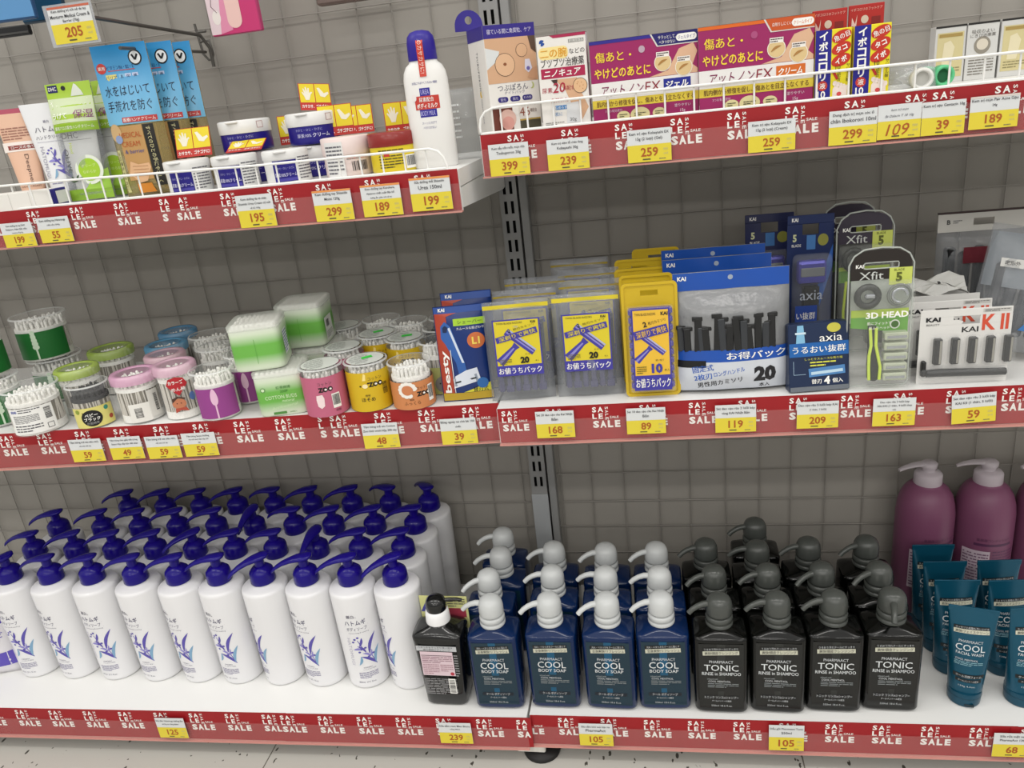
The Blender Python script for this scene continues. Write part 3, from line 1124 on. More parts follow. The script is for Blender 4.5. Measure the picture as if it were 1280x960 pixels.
# black tapered pump bottle, its printed back to the front, with a yellow hang card
t = thing('pump_bottle', 'black tapered pump bottle with white collar and pink back label beside the white bottles', 'pump bottle', (-.376, -.328, ZB), -0.02)
q = MB()
BLK = M('black_bottle', '090A0A', 0.15, coat=0.3)
rings = [oval(.028, .02, 0, 32, 4), oval(.0345, .025, .001, 32, 5), oval(.036, .027, .005, 32, 6), oval(.037, .0275, .03, 32, 6), oval(.0405, .029, .09, 32, 6), oval(.0430, .030, .132, 32, 6), oval(.0435, .030, .139, 32, 6), oval(.0425, .029, .143, 32, 5), oval(.034, .025, .149, 32, 3.5), oval(.021, .0185, .154, 32, 2.4), oval(.0165, .0165, .157, 32), oval(.016, .016, .163, 32)]
q.loft(rings, BLK)
f = front(-.0305)
q.fine(f, -.030, .028, .026, .062, 10, P('8E8E90'), 0.0006, random.Random(9))
q.fine(f, .027, .066, .034, .112, 9, P('8E8E90'), 0.0006, random.Random(8))
q.build('bottle_body', t)
q = MB()
q.rect(f, -.035, .118, .034, .128, P('B9BBBE'), 0.0008)
q.text(f, 'ベタつきをすっきり洗い流す', -.002, .1252, .0036, INK, 0.0011, w=.060)
q.text(f, '男の薬用ボディソープ', 0, .1205, .0032, INK, 0.0011, w=.046)
q.rect(f, -.030, .068, .026, .1165, P('D9C3CB'), 0.0008)
q.rect(f, -.0285, .1085, .0245, .1095, P('4A3038'), 0.0011)
q.fine(f, -.028, .093, .024, .1075, 4, P('9A7A84'), 0.0011, random.Random(2))
q.fine(f, -.028, .0705, .000, .092, 6, P('A8848E'), 0.0011, random.Random(4))
q.fine(f, .002, .076, .024, .092, 4, P('A8848E'), 0.0011, random.Random(5))
q.disc(f, .021, .0725, .0035, .0035, P('B03848'), 0.0011, 14)
q.build('back_label', t, 'pale pink paper back label')
q = MB()
q.barcode(f, .012, .031, .024, .062, 0.001, vert=True)
q.build('barcode_label', t, 'white barcode label')
q = MB()
q.lathe([(.0205, .158), (.0207, .160), (.0200, .172), (.0188, .1785), (.0172, .180)], M('white_gloss', 'EDEDEE', 0.2), 28)
q.build('collar', t, 'white ribbed collar')
q = MB()
q.lathe([(.0168, .180), (.0174, .183), (.0172, .193), (.015, .199), (.010, .2035), (.0001, .2055)], BLK, 28)
ph = q.build('pump_head', t)
q = MB()
q.tube([(.010, .002, .194), (.022, .005, .1945), (.034, .008, .193), (.042, .010, .190)], [.0036, .0032, .003, .0028], BLK, 10)
q.build('spout', ph)
q = MB()
q.box(-.040, .044, .0302, .0308, .118, .182, P('D8D894', .5), mtx=None)
f2 = front(.0302)
q.poly(f2, [(-.040, .15), (-.024, .180), (-.006, .180), (-.028, .15)], P('4B4C9C'), .0002)
q.rect(f2, .008, .140, .040, .158, P('A33A4C'), .0002)
q.fine(f2, .0, .160, .040, .178, 4, P('5A5A50'), .0002, random.Random(3))
q.build('hang_card', t, 'pale yellow promotional hang card')

# ------------------------------------------------------------------ bottom right corner: big mauve pump bottles and blue tubes
MAUVE = M('mauve_bottle', '74435F', 0.42)
t0 = None
big = [(1156, 640, -0.055, 'leftmost of the large mauve bottles, behind the black shampoo'), (1230, 640, -0.055, 'middle one of the large mauve bottles, behind the blue tubes'), (1307, 640, -0.055, 'large mauve bottle cut by the right edge of the photo')]
for i, (px, py, y, lab) in enumerate(big):
    p = AY(px, py, y)
    if i == 0:
        t0 = thing('large_pump_bottle', 'mauve pump bottle, '+lab, 'pump bottle', (p.x, y, ZB), 0, 'large mauve pump bottles')
        q = MB()
        R_ = .0478
        q.lathe([(.044, 0), (.0465, .002), (R_, .008), (R_, .175), (.0475, .195), (.0455, .213), (.0415, .228), (.035, .240), (.027, .2475), (.0225, .251), (.0215, .256)], MAUVE, 40)
        q.build('bottle_body', t0)
        q = MB()
        m = cyl(R_, 0.1, 0)
        q.text(m, '業務用コンディショナー', .012, .160, .006, P('4E2A48'), .0003, w=.06)
        q.rect(m, -.022, .148, .04, .153, P('4E2A48'), .0003, 10, 1)
        q.rect(m, -.04, .06, .004, .138, P('C9B9C4'), .0003, 10, 1)
        q.fine(m, -.038, .064, .002, .134, 12, P('7A5A74'), .0005, random.Random(6))
        q.fine(m, .008, .07, .05, .14, 12, P('5E3656'), .0003, random.Random(7))
        q.build('printed_label', t0, 'pale printed back label')
        q = MB()
        FROST = M('frosted_clear', 'D6CDD4', 0.3, alpha=0.6)
        q.lathe([(.0225, .2505), (.023, .252), (.0225, .268), (.0195, .272), (.008, .2735)], FROST, 28)
        q.build('collar', t0)
        q = MB()
        q.lathe([(.0105, .2735), (.0105, .279), (.0130, .281), (.0135, .288), (.010, .291), (.0001, .292)], FROST, 24)
        q.loft([[(x, w*math.cos(2*PI*k/12), z+h*math.sin(2*PI*k/12)) for k in range(12)] for x, w, h, z in ((.006, .009, .004, .287), (-.010, .009, .004, .2875), (-.025, .0075, .0036, .2865), (-.040, .006, .003, .283), (-.050, .0045, .0026, .2785))], FROST)
        o = q.build('pump_head', t0)
        o.rotation_euler = (0, 0, 0.12)
    else:
        dup(t0, 'mauve pump bottle, '+lab, (p.x, y, ZB), -0.25 if i == 1 else 0, 'large mauve pump bottles')

TUBE = M('blue_tube', '0E4E66', 0.25, metal=0.35, spec=0.6)
TUBED = M('blue_tube_cap', '0D465C', 0.3, metal=0.2)
t = thing('face_wash_tube', 'x', 'tube', (0, 0, 0))
q = MB()
Ht = .170
rings = []
for k in range(13):
    s_ = k/12
    z = .024+(Ht-.024)*s_
    e = s_**1.15
    rings.append(oval(.0240+(.0335-.0240)*s_, .0205*(1-e)+.0011*e, z, 32, 2.0))
q.loft(rings, TUBE)
q.box(-.0335, .0335, -.0013, .0013, Ht-.009, Ht, TUBE, .0004)
DP = lambda u, v: (.0205*(1-(((v-.024)/(Ht-.024))**1.15))+.0011*((v-.024)/(Ht-.024))**1.15)
WX = lambda v: .0240+(.0335-.0240)*(v-.024)/(Ht-.024)
tm0 = lambda u, v, d: (u, -DP(u, v)*math.sqrt(max(0.02, 1-(u/WX(v))**2))-d*1.0, v)
tm = lambda u, v, d: tm0(u*1.15, v*1.1, d)
q.text(tm, 'PHARMAACT', 0, .1035, .0042, SILV, .0006, w=.028)
q.text(tm, 'COOL', 0, .094, .0098, P('D6DADC'), .0006, w=.034, bold=.004)
q.text(tm, 'FACIAL WASH', 0, .085, .0044, P('D6DADC'), .0006, w=.032)
q.text(tm, 'COOL MENTHOL', -.003, .0755, .003, SILV, .0006, w=.026)
q.fine(tm, -.017, .066, .016, .073, 3, P('7FA8B4'), .0006, random.Random(3))
q.rect(tm, -.017, .047, .019, .053, P('0B1416'), .0006, 6, 1)
q.text(tm, 'クール洗顔フォーム', .001, .050, .0040, SILV, .0009, w=.030)
q.rect(tm, -.014, .0405, .016, .0455, P('0B1416'), .0006, 6, 1)
q.text(tm, 'クールメントール配合', .001, .043, .003, SILV, .0009, w=.024)
q.text(tm, '130g 4.5oz.', .0, .034, .0030, SILV, .0006, w=.02)
mt = turned(tm, .05, 0, .122)
q.rect(mt, -.021, .0002, .020, .0052, P('0B1416'), .0006, 6, 1)
q.text(mt, 'スッキリと皮脂も洗い上げる', 0, .0026, .0032, SILV, .0009, w=.038)
q.rect(mt, -.021, -.0062, .020, .0, TANC, .0006, 6, 1)
q.text(mt, '爽快!フェイスクリーン', 0, -.0031, .0046, INK, .0009, w=.038, bold=.012)
q.build('tube_body', t)
q = MB()
q.lathe([(.0215, 0), (.0226, .001), (.0232, .004), (.0240, .023), (.0236, .0245)], TUBED, 32)
q.lathe([(.0239, .0155), (.0242, .016), (.0239, .0165)], P('083444'), 32, cap=False)
q.box(-.001, .012, -.0242, -.0205, .0035, .007, P('06222C'), .0005)
q.build('cap', t)
TUBES = [  # cap-bottom front pixel, turn, label
    (.452, -.299, -0.25, 'front one on the left, nearest the shelf edge'),
    (.453, -.229, 0.0, 'second from the front in the left column'),
    (.452, -.178, 0.02, 'third from the front in the left column'),
    (.450, -.128, 0.02, 'rearmost in the left column, beside the black shampoo'),
    (.534, -.297, 0.10, 'front one on the right, cut by the photo edge'),
    (.531, -.229, 0.05, 'second from the front in the right column'),
    (.535, -.174, 0.05, 'third from the front in the right column'),
]
lastz = None
for i, (px, py, rz, lab) in enumerate(TUBES):
    loc = (px, py, ZB)
    lab = 'blue face wash tube, '+lab
    if i == 0:
        t.location, t.rotation_euler = loc, (0, 0, rz)
        tag(t, lab, 'tube', 'blue face wash tubes')
    else:
        dup(t, lab, loc, rz, 'blue face wash tubes')

# ------------------------------------------------------------------ middle left: cans and boxes of cotton swabs
ZM = SH['ML'].z


def swab_tips(q, r, z, n, seed=1, tip=0.0030, col=COTTON, spread=0.003, zj=0.002):
    """heads of the swabs, standing close together"""
    rnd = random.Random(seed)
    for i in range(n):
        rr = r*math.sqrt((i+.5)/n)
        a = i*2.39996
        x, y = rr*math.cos(a), rr*math.sin(a)
        dz = rnd.uniform(-zj, zj)
        c = (x+rnd.uniform(-1, 1)*.0006, y+rnd.uniform(-1, 1)*.0006, z+dz)
        q.lathe([(.0006, -.016), (tip*.75, -.0135), (tip*.85, -.004), (tip*.6, -.0012), (.0002, 0)], col, 7, c=c, cap=False)


def swab_can(label, x, y, z, r, h, kind, rz=0.0, lidcol=None, cat='can', rx=0.0, ry=0.0, seed=1):
    """round clear can of cotton swabs; kind chooses what is printed on it"""
    t = thing('cotton_swab_can', label, 'swab can', (x, y, z), rz, 'round cans of cotton swabs', rx=rx, ry=ry)
    lid_h = .014 if lidcol else .010
    q = MB()
    q.lathe([(r-.004, 0), (r-.0012, .0008), (r, .003), (r, h-lid_h)], CLEAR, 36)
    if lidcol:
        pass
    q.build('can', t, 'clear plastic can')
    # swabs inside
    q = MB()
    stick = P('D9D5CC', .8)
    q.lathe([(r-.0035, .002), (r-.0035, .014)], COTTON, 30)
    dark = kind in ('baby', 'grey', 'darkcan')
    cc = M('black_cotton', '2A2A2C', .9) if kind in ('baby', 'darkcan') else COTTON
    stk = M('paper_sticks', 'D2CDC4', .85)
    q.lathe([(r-.0062, .014), (r-.0064, h-.026)], M('stick_gaps', '8E887C', .9), 30, cap=False)
    rs = random.Random(seed)
    for i in range(44):
        a0 = 2*PI*i/44+rs.uniform(-.04, .04)
        a1 = a0+rs.uniform(-.12, .12)
        q.tube([((r-.0050)*math.sin(a0), -(r-.0050)*math.cos(a0), .013), ((r-.0052)*math.sin(a1), -(r-.0052)*math.cos(a1), h-.024)], .0013, stk, 5, cap=False)
    q.lathe([(r-.0032, h-.026), (r-.0032, h-.020)], cc, 30)
    swab_tips(q, r-.0065, h-.0085, 70 if r > .033 else 55, seed, .0031, cc, zj=.0025)
    o = q.build('cotton_swabs', t, 'bundle of cotton swabs')
    o['kind'] = 'stuff'
    # lid
    q = MB()
    lm = CLEAR
    if lidcol:
        lm = M('lid_'+lidcol, lidcol, .25, alpha=.72)
        q.lathe([(r+.0012, h-lid_h), (r+.0014, h-.003), (r-.001, h), (r*.72, h+.0002), (r*.70, h-.0015)], lm, 36, cap=False)
        q.lathe([(r*.70, h-.0015), (.0001, h-.0014)], CLEAR, 30, cap=False)
    else:
        q.lathe([(r+.0012, h-lid_h), (r+.0014, h-.0015), (r+.0004, h), (r-.0012, h), (r-.002, h-.0025), (.0001, h-.0024)], CLEAR, 36, cap=False)
        q.lathe([(r+.0015, h-.0018), (r+.0006, h+.0003), (r-.0012, h+.0003)], M('lid_rim', 'E4E6E4', .25, alpha=.6), 36, cap=False)
    q.build('lid', t)
    # label
    q = MB()
    q.curved = True
    m = cyl(r, 0, 0)
    W_ = r*1.0
    if kind == 'purple' or kind == 'greenlabel':
        bg = P('93408A') if kind == 'purple' else P('17692A')
        q.rect(m, -r*.95, .006, r*1.05, h-.024, bg, .0004, 14, 1)
        pk = P('E3B9D4') if kind == 'purple' else P('C9DCC4')
        if kind == 'purple':
            pts = []
            for i in range(24):
                a = 2*PI*i/24
                pts.append((-.001+.0052*math.cos(a)*(1-.25*math.sin(a)), h*.52+.0135*math.sin(a)))
            q.poly(m, pts, pk, .0007)
            q.rect(m, -.0018, .006, .0006, h*.4, pk, .0008)
        else:
            for i in range(5):
                q.disc(m, -.006, h*.36+.0062*i, .0055-(.0004*i), .0046, pk, .0007+.00005*i, 14)
            q.rect(m, -.0075, .006, -.0045, h*.32, pk, .0007)
    elif kind == 'backlabel':
        q.rect(m, -.034, .006, .032, h-.026, P('EDEDEA'), .0004, 12, 1)
        q.text(m, '綿棒', -.025, h-.031, .0048, P('4A58A8'), .0007, bold=.03)
        q.fine(m, -.018, h-.034, .014, h-.027, 2, P('55555A'), .0007, random.Random(2))
        q.fine(m, -.028, .024, .010, h-.037, 7, P('66666A'), .0007, random.Random(3))
        q.fine(m, -.030, .009, .012, .022, 3, P('55555A'), .0007, random.Random(4))
        q.barcode(m, .017, .024, .029, h-.029, .0008, plate=False, vert=True)
        q.line(m, [(.018, .010), (.027, .010), (.027, .018), (.018, .018), (.018, .010)], .0008, INK, .0008)
    elif kind == 'barcode':
        q.rect(m, -.014, .004, .018, h*.44, P('E6E4DE'), .0004, 8, 1)
        q.barcode(m, -.007, .010, .007, h*.37, .0008, plate=False, vert=True)
        q.rect(m, .017, .008, .036, h*.66, P('D2D0CA'), .0004, 6, 1)
        q.barcode(m, .026, .014, .033, h*.60, .0008, plate=False, vert=True)
    elif kind == 'baby':
        q.rect(m, -.030, .003, .036, h*.52, P('DBD27C'), .0004, 12, 1)
        q.disc(m, .0, h*.27, .0155, .0135, P('131314'), .0007)
        q.text(m, 'fun&smile', -.003, h*.40, .0036, P('131314'), .0008, bold=.02)
        q.text(m, 'ベビー', 0, h*.345, .0058, WPRINT, .001, bold=.02)
        q.text(m, 'ブラック', 0, h*.25, .0060, WPRINT, .001, bold=.02)
        q.text(m, '抗菌綿棒', 0, h*.155, .0042, P('9A9A9A'), .001)
        for cu, cv, cl in ((.024, h*.44, '3A8A7A'), (.029, h*.2, 'A84A34'), (-.02, h*.44, '8A9A3A')):
            q.disc(m, cu, cv, .0038, .0038, P(cl), .0007, 12)
    elif kind == 'doll':
        q.poly(turned(m, 0.0, 0, h*.68), [(-.016, 0), (0, -.018), (.016, 0), (.011, .010), (0, .013), (-.011, .010)], P('B3222C'), .0006)
        q.text(m, 'カラーズ', -.001, h*.73, .0062, WPRINT, .001, w=.022, bold=.03)
        q.text(m, 'めん棒', .001, h*.60, .0062, WPRINT, .001, w=.020, bold=.03)
        q.disc(m, -.003, h*.33, .0105, .0085, P('C07A58'), .0006)
        q.poly(m, [(-.013, h*.35), (-.012, h*.43), (-.003, h*.47), (.008, h*.42), (.006, h*.40), (-.003, h*.44)], P('4A2E24'), .0008)
        q.poly(m, [(-.010, h*.25), (.006, h*.25), (.009, h*.17), (-.002, h*.21), (-.011, h*.16)], P('B04A38'), .0008)
        for cu in (-.006, .0):
            q.disc(m, cu, h*.34, .0008, .001, P('2A1A14'), .001, 8)
        q.disc(m, .019, h*.42, .005, .007, P('5A78B4'), .0006, 14)
    elif kind in ('zoopink', 'zooyellow', 'zooorange', 'zoogrey'):
        bg = {'zoopink': 'BE6480', 'zooyellow': 'D2B01C', 'zooorange': 'CC8452', 'zoogrey': 'B9BC74'}[kind]
        top = h-.012 if kind in ('zoopink', 'zooyellow') else h-.026
        if kind == 'zoogrey':
            top = h*.55
        q.lathe([(r+.0003, .002), (r+.0003, top)], P(bg), 36, cap=False)
        m2 = lambda u, v, d: m(u, v, d+.0004)
        zx = {'zoopink': 0.002, 'zooyellow': .010, 'zooorange': .016, 'zoogrey': .02}[kind]
        if kind != 'zoogrey':
            q.text(m2, 'コットン', zx, top-.0105, .0050, P('3A302C'), .0003, w=.021)
            q.text(m2, 'ZOO', zx, top-.0195, .0078, P('17120F'), .0003, w=.022, bold=.06)
            q.disc(m2, zx+.0005, top-.0195, .0018, .0016, WPRINT, .0005, 10)
            q.disc(m2, zx+.0075, top-.0195, .0018, .0016, WPRINT, .0005, 10)
        if kind == 'zoopink':
            q.poly(m2, [(-.013, .020), (-.008, .016), (-.003, .020), (-.002, .032), (-.004, .038), (-.013, .037), (-.014, .030)], P('EFD9DA'), .0003)
            q.barcode(m2, .009, .014, .022, .037, .0005)
            q.text(m2, '細軸', .016, .010, .004, P('6A2A3A'), .0003)
        elif kind == 'zooyellow':
            for cu in (-.013, -.001):
                q.disc(m2, cu, h*.62-.004*(cu < -.01), .0016, .0013, P('2A2010'), .0003, 10)
            q.disc(m2, -.006, h*.565, .0042, .0034, P('F2E3B0'), .0003, 14)
            q.poly(m2, [(-.009, h*.68), (-.004, h*.68), (-.003, h*.80), (-.006, h*.83)], P('F2DC8A'), .0003)
            q.text(m2, '綿棒', -.004, .028, .0036, P('4A3A10'), .0003)
            q.text(m2, 'ほそめ', -.004, .0215, .0062, P('3A2C0C'), .0003, bold=.01)
            q.barcode(m2, .019, .024, .030, .046, .0005, plate=False, vert=True)
        elif kind == 'zooorange':
            for i in range(11):
                a = PI*0.05+i*2*PI/13
                q.disc(m2, -.008+.0105*math.cos(a), h*.47+.0095*math.sin(a), .0042, .0036, P('F0ECE4'), .0003+.00004*i, 12)
            q.disc(m2, -.008, h*.47, .0085, .0078, P('C97E52'), .0009, 18)
            q.text(m2, '綿棒', -.003, .018, .0032, P('5A3A20'), .0003)
            q.text(m2, 'ふっくら', -.003, .0125, .0056, P('4A2E18'), .0003)
            q.barcode(m2, .024, .010, .034, .036, .0006)
        else:
            q.disc(m2, .002, h*.22, .012, .013, P('8E8C86'), .0003, 20)
            for cu in (-.002, .006):
                q.disc(m2, cu, h*.24, .0012, .0014, P('1A1A1A'), .0005, 10)
            q.disc(m2, .014, h*.38, .004, .0055, P('2A2A28'), .0003, 12)
    if q.v:
        q.build('can_label', t, {'purple': 'purple paper label with a pink swab', 'greenlabel': 'dark green paper label with a pale swab'}.get(kind, 'printed can label'))
    if kind in ('zoopink', 'zooyellow') or kind == 'paperlid':
        q = MB()
        mt = topside(h+.0006)
        q.disc(mt, 0, 0, r-.004, r-.004, P('D8DCD6'), 0, 28)
        for i in range(7):
            v = -r*.6+i*r*.2
            w = math.sqrt(max(0, (r-.008)**2-v*v))
            q.fine(mt, -w, v-.002, w, v+.002, 1, P('8A8F8A'), .0003, random.Random(i))
        if kind == 'zooyellow':
            q.poly(mt, [(-.004, -.004), (.012, .001), (.010, .011), (-.006, .006)], P('3FD84A'), .0006)
        q.build('lid_label', t, 'printed paper lid disc')
    return t


GC = 'cotton swab can'
# front row, from left to right: base-front pixel
def base(px, py, r):
    p = AZ(px, py, ZM)
    return p.x, p.y+r


def wcan(lab, px, py, r, h, kind, rz=0.0, lid=None, z=ZM, seed=1, **k):
    p = AZ(px, py, z)
    return swab_can(lab, p.x+r*0.35*(-p.x-0.2 if False else 0), p.y+r, z, r, h, kind, rz, lid, seed=seed, **k)


L = 'round cotton swab can '
CANS = []
_build_can = swab_can


def swab_can(lab, x, y, z, r, h, kind, rz=0.0, lid=None, seed=1):
    CANS.append([x, y, z, r, lab, h, kind, rz, lid, seed])



def lid_can(lab, px, py, r, h, kind, rz=0.0, lid=None, z=ZM, seed=1, nudge=(0, 0)):
    """placed by the middle of its lid"""
    p = AZ(px, py, z+h)
    return swab_can(lab, p.x+nudge[0], p.y+nudge[1], z, r, h, kind, rz, lid, seed=seed)


lid_can(L+'with white printed back label, front left', 35, 481, .0420, .075, 'backlabel', .55, seed=2)
swab_can(L+'with dark green label, cut by the left photo edge', -1.094, -.300, ZM, .040, .080, 'greenlabel', .9, seed=3)
swab_can('green labelled swab can at the photo edge, on top of the leftmost can', -1.128, -.286, ZM+.0812, .040, .080, 'greenlabel', 1.0, seed=6)
swab_can('dark green labelled swab can, lower of the rear left stack', -1.066, -.185, ZM, .044, .077, 'greenlabel', .5, seed=4)
lid_can('dark green labelled swab can, on top of the stack behind the white-labelled one', 38, 388, .0440, .078, 'greenlabel', .50, z=ZM+.0782, seed=5)
lid_can(L+'of black swabs with a yellow and black baby label', 107, 478, .0310, .070, 'baby', .50, seed=7)
lid_can(L+'with pink rimmed lid and white barcode label', 166, 464, .0355, .079, 'barcode', .45, 'D9A6C4', seed=8)
lid_can(L+'with pink lid, red diamond label and doll picture', 219, 453, .0320, .088, 'doll', .50, 'DDB4C8', seed=9, nudge=(.003, 0))
lid_can(L+'with purple label, front row between red and green ones', 261, 459, .0335, .079, 'purple', .42, seed=10)
lid_can(L+'with lime green lid just behind the black swabs', 94, 458, .034, .078, 'plain', .5, 'A8C050', seed=11)
lid_can(L+'with lime green lid, rearmost against the wall', 137, 434, .038, .080, 'plain', .5, '9DB84A', seed=12)
lid_can(L+'with pale pink lid behind the red-labelled one', 205, 441, .033, .080, 'plain', .4, 'DDB6C4', seed=13)
lid_can(L+'with light blue lid, nearer of the two', 209, 427, .036, .078, 'plain', .4, '5A9CC4', seed=14)
lid_can(L+'with light blue lid, rearmost against the wall', 220, 413, .034, .082, 'plain', .4, '4A8CB8', seed=15)
lid_can(L+'with dark blue band under a clear lid, near the wall', 260, 417, .036, .080, 'darkblue', .4, seed=16)
lid_can(L+'with clear lid behind the purple-labelled one', 270, 432, .033, .080, 'plain', .4, seed=17)
lid_can(L+'with purple label, half hidden behind the green boxes', 294, 444, .032, .082, 'purple', .3, seed=18)
lid_can('pink animal-print swab can with paper lid, front row', 399, 453, .0325, .077, 'zoopink', .40, seed=19)
lid_can('yellow animal-print swab can with green sticker on its lid, front row', 450, 449, .0325, .076, 'zooyellow', .36, seed=20)
lid_can('orange animal-print swab can with open clear lid, front row', 501, 449, .0325, .071, 'zooorange', .30, seed=21)
lid_can('grey and lime swab can with dark clear lid, beside the razor bag', 535, 430, .0300, .083, 'zoogrey', .2, seed=22)
lid_can('pink animal-print swab can, second in its column', 418, 428, .0315, .080, 'zoopink', .3, seed=23)
lid_can('yellow animal-print swab can with green lid sticker, second in its column', 467, 418, .0325, .083, 'zooyellow', .3, seed=24)
lid_can('yellow animal-print swab can with green lid sticker, behind the orange one', 508, 419, .0310, .083, 'zooyellow', .0, seed=25)
lid_can('clear swab can with printed paper lid, behind the pink ones', 424, 411, .031, .080, 'paperlid', .3, seed=26)
lid_can('clear lidded swab can, rearmost behind the yellow ones', 465, 400, .033, .083, 'plain', .3, seed=27)
lid_can('clear swab can full of white tips, rearmost against the wall on the right', 512, 400, .033, .085, 'plain', .3, seed=28)
lid_can('dark lidded swab can behind the grey and lime one', 544, 409, .029, .085, 'darkcan', .3, seed=29)
lid_can('dark swab can, rearmost beside the upright', 550, 396, .029, .085, 'darkcan', .3, seed=30)

# let every can stand on the shelf beside its neighbours, touching at most
BOXC = [(-.577, -.290, .045), (-.553, -.188, .045), (-.281, -.27, .030)]
for it in range(300):
    for i, A in enumerate(CANS):
        if A[2] > ZM+.001:
            continue
        for B in CANS[i+1:]:
            if B[2] > ZM+.001:
                continue
            dx, dy = B[0]-A[0], B[1]-A[1]
            L_ = math.hypot(dx, dy) or 1e-5
            gap = A[3]+B[3]+.0032-L_
            if gap > 0:
                fa = .25 if A[1] < -.27 else .5
                fb = .25 if B[1] < -.27 else .5
                s_ = gap/(fa+fb)
                A[0] -= dx/L_*s_*fa
                A[1] -= dy/L_*s_*fa*(.3 if A[1] < -.27 else 1)
                B[0] += dx/L_*s_*fb
                B[1] += dy/L_*s_*fb*(.3 if B[1] < -.27 else 1)
        for bx, by, br in BOXC:
            dx, dy = A[0]-bx, A[1]-by
            L_ = math.hypot(dx, dy)
            gap = A[3]+br+.002-L_
            if gap > 0:
                A[0] += dx/L_*gap
                A[1] += dy/L_*gap*.5
        A[1] = min(A[1], -.002-A[3])
for x, y, z, r, lab, h, kind, rz, lid, seed in CANS:
    if lab.startswith('dark green labelled swab can, on top'):
        low = [c_ for c_ in CANS if 'lower of the rear left' in c_[4]][0]
        x, y = low[0]-.003, low[1]-.004
        z = ZM+low[5]+.0008
    if lab.startswith('green labelled swab can at the photo edge'):
        low = [c_ for c_ in CANS if 'cut by the left photo edge' in c_[4]][0]
        x, y = low[0]-.012, low[1]+.006
        z = ZM+low[5]+.0008
    _build_can(lab, x, y, z, r, h, kind, rz, lid, seed=seed)

# square boxes of swabs with a soft green print
GRN = ramp_mat('green_fade', [(0.0, 'DCE6D2'), (.12, 'D4E2C8'), (.38, '6FB84C'), (.62, '6FB84C'), (.88, 'D4E2C8'), (1.0, 'E2E8DC')])


def swab_box(label, x, y, z, rz, printed, side=True, seed=1):
    t = thing('cotton_swab_box', label, 'swab box', (x, y, z), rz, 'square green boxes of cotton swabs')
    w, h = .0385, .074
    q = MB()
    q.loft([oval(w-.004, w-.004, 0, 32, 6), oval(w-.001, w-.001, .001, 32, 6), oval(w, w, .004, 32, 7), oval(w, w, .0655, 32, 7)], GRN)
    f = front(-w-.0002)
    if printed:
        q.text(f, '紅茶綿棒', .006, .047, .0052, P('3F7A34'), .0004, w=.022)
        q.text(f, '200P', .006, .0405, .0044, P('3F7A34'), .0004, w=.012)
        q.text(f, 'COTTON BUDS', .0, .032, .0058, P('D9ECC6'), .0004, w=.048)
        q.text(f, 'natural', .010, .0255, .0042, P('D9ECC6'), .0004, w=.018, shear=.3)
        q.text(f, 'Antibacterial', .003, .0165, .0042, P('CFE6BC'), .0004, w=.040, shear=.3, ang=.12)
        q.rect(f, -.016, .004, .004, .008, P('4F8A40'), .0004)
        q.text(f, '200本入', .014, .006, .003, P('4F8A40'), .0004)
        q.disc(f, -.025, .0455, .0036, .0036, P('4F8A40'), .0004, 16)
        q.disc(f, -.025, .0455, .0026, .0026, P('CFE6BC'), .0006, 16)
    else:
        q.rect(f, -.001, .012, -.0005, .05, P('5FA544'), .0004)
    q.build('box_body', t)
    q = MB()
    r_ = rside(w+.0002)
    if printed or seed % 2:
        q.rect(r_, -.026, .006, .012, .044, P('E6E8E2'), .0003)
        q.barcode(r_, -.020, .024, -.002, .040, .0006, plate=False)
        q.fine(r_, -.022, .009, .008, .021, 4, P('8A8F88'), .0005, random.Random(3))
    else:
        q.rect(r_, -.020, .016, .010, .054, P('E6E8E6'), .0003)
        q.fine(r_, -.018, .018, .008, .052, 8, P('5A6AA8'), .0005, random.Random(3))
    q.build('side_label', t, 'white barcode side label')
    q = MB()
    lidm = M('milky_lid', 'E2E6DE', .3, alpha=.40)
    q.loft([oval(w+.001, w+.001, .0645, 32, 7), oval(w+.0012, w+.0012, .0715, 32, 7), oval(w-.001, w-.001, .0737, 32, 6), oval(w-.005, w-.005, h, 32, 6)], lidm)
    q.build('lid', t)
    q = MB()
    rnd = random.Random(seed)
    q.box(-w+.004, w-.004, -w+.004, w-.004, .064, .0668, COTTON)
    for i in range(9):
        for j in range(9):
            cx, cy = -.030+.0075*i+rnd.uniform(-.001, .001), -.030+.0075*j+rnd.uniform(-.001, .001)
            q.lathe([(.0015, -.008), (.0030, -.006), (.0028, -.002), (.0004, 0)], COTTON, 7, c=(cx, cy, .0718+rnd.uniform(-.001, .001)), cap=False)
    o = q.build('cotton_swabs', t, 'cotton swab tips')
    o['kind'] = 'stuff'
    return t


swab_box('green and white swab box with printed front, lower front of the stack', -.577, -.290, ZM, .26, True, seed=1)
swab_box('green and white swab box turned backwards, on top of the printed one', -.602, -.288, ZM+.0745, .28, False, seed=2)
swab_box('green swab box at the bottom of the rear stack', -.553, -.188, ZM, .22, False, seed=3)
swab_box('green swab box with barcode label, on top of the rear stack', -.572, -.182, ZM+.0745, .12, False, seed=5)

# ------------------------------------------------------------------ middle right: razors
ZR_ = SH['MR'].z
RPUR = M('razor_purple', '4A3E96', .35)
RBLK = M('razor_black', '1C1D1E', .35)
SILVER = M('razor_silver', 'A9ADB2', .25, metal=.7)
BYEL = M('blister_yellow', 'CDAE26', .3)
KBLUE = P('1E4FA8', .3)
PRB = P('3F3A9A')
LEMON = P('D8C62C')


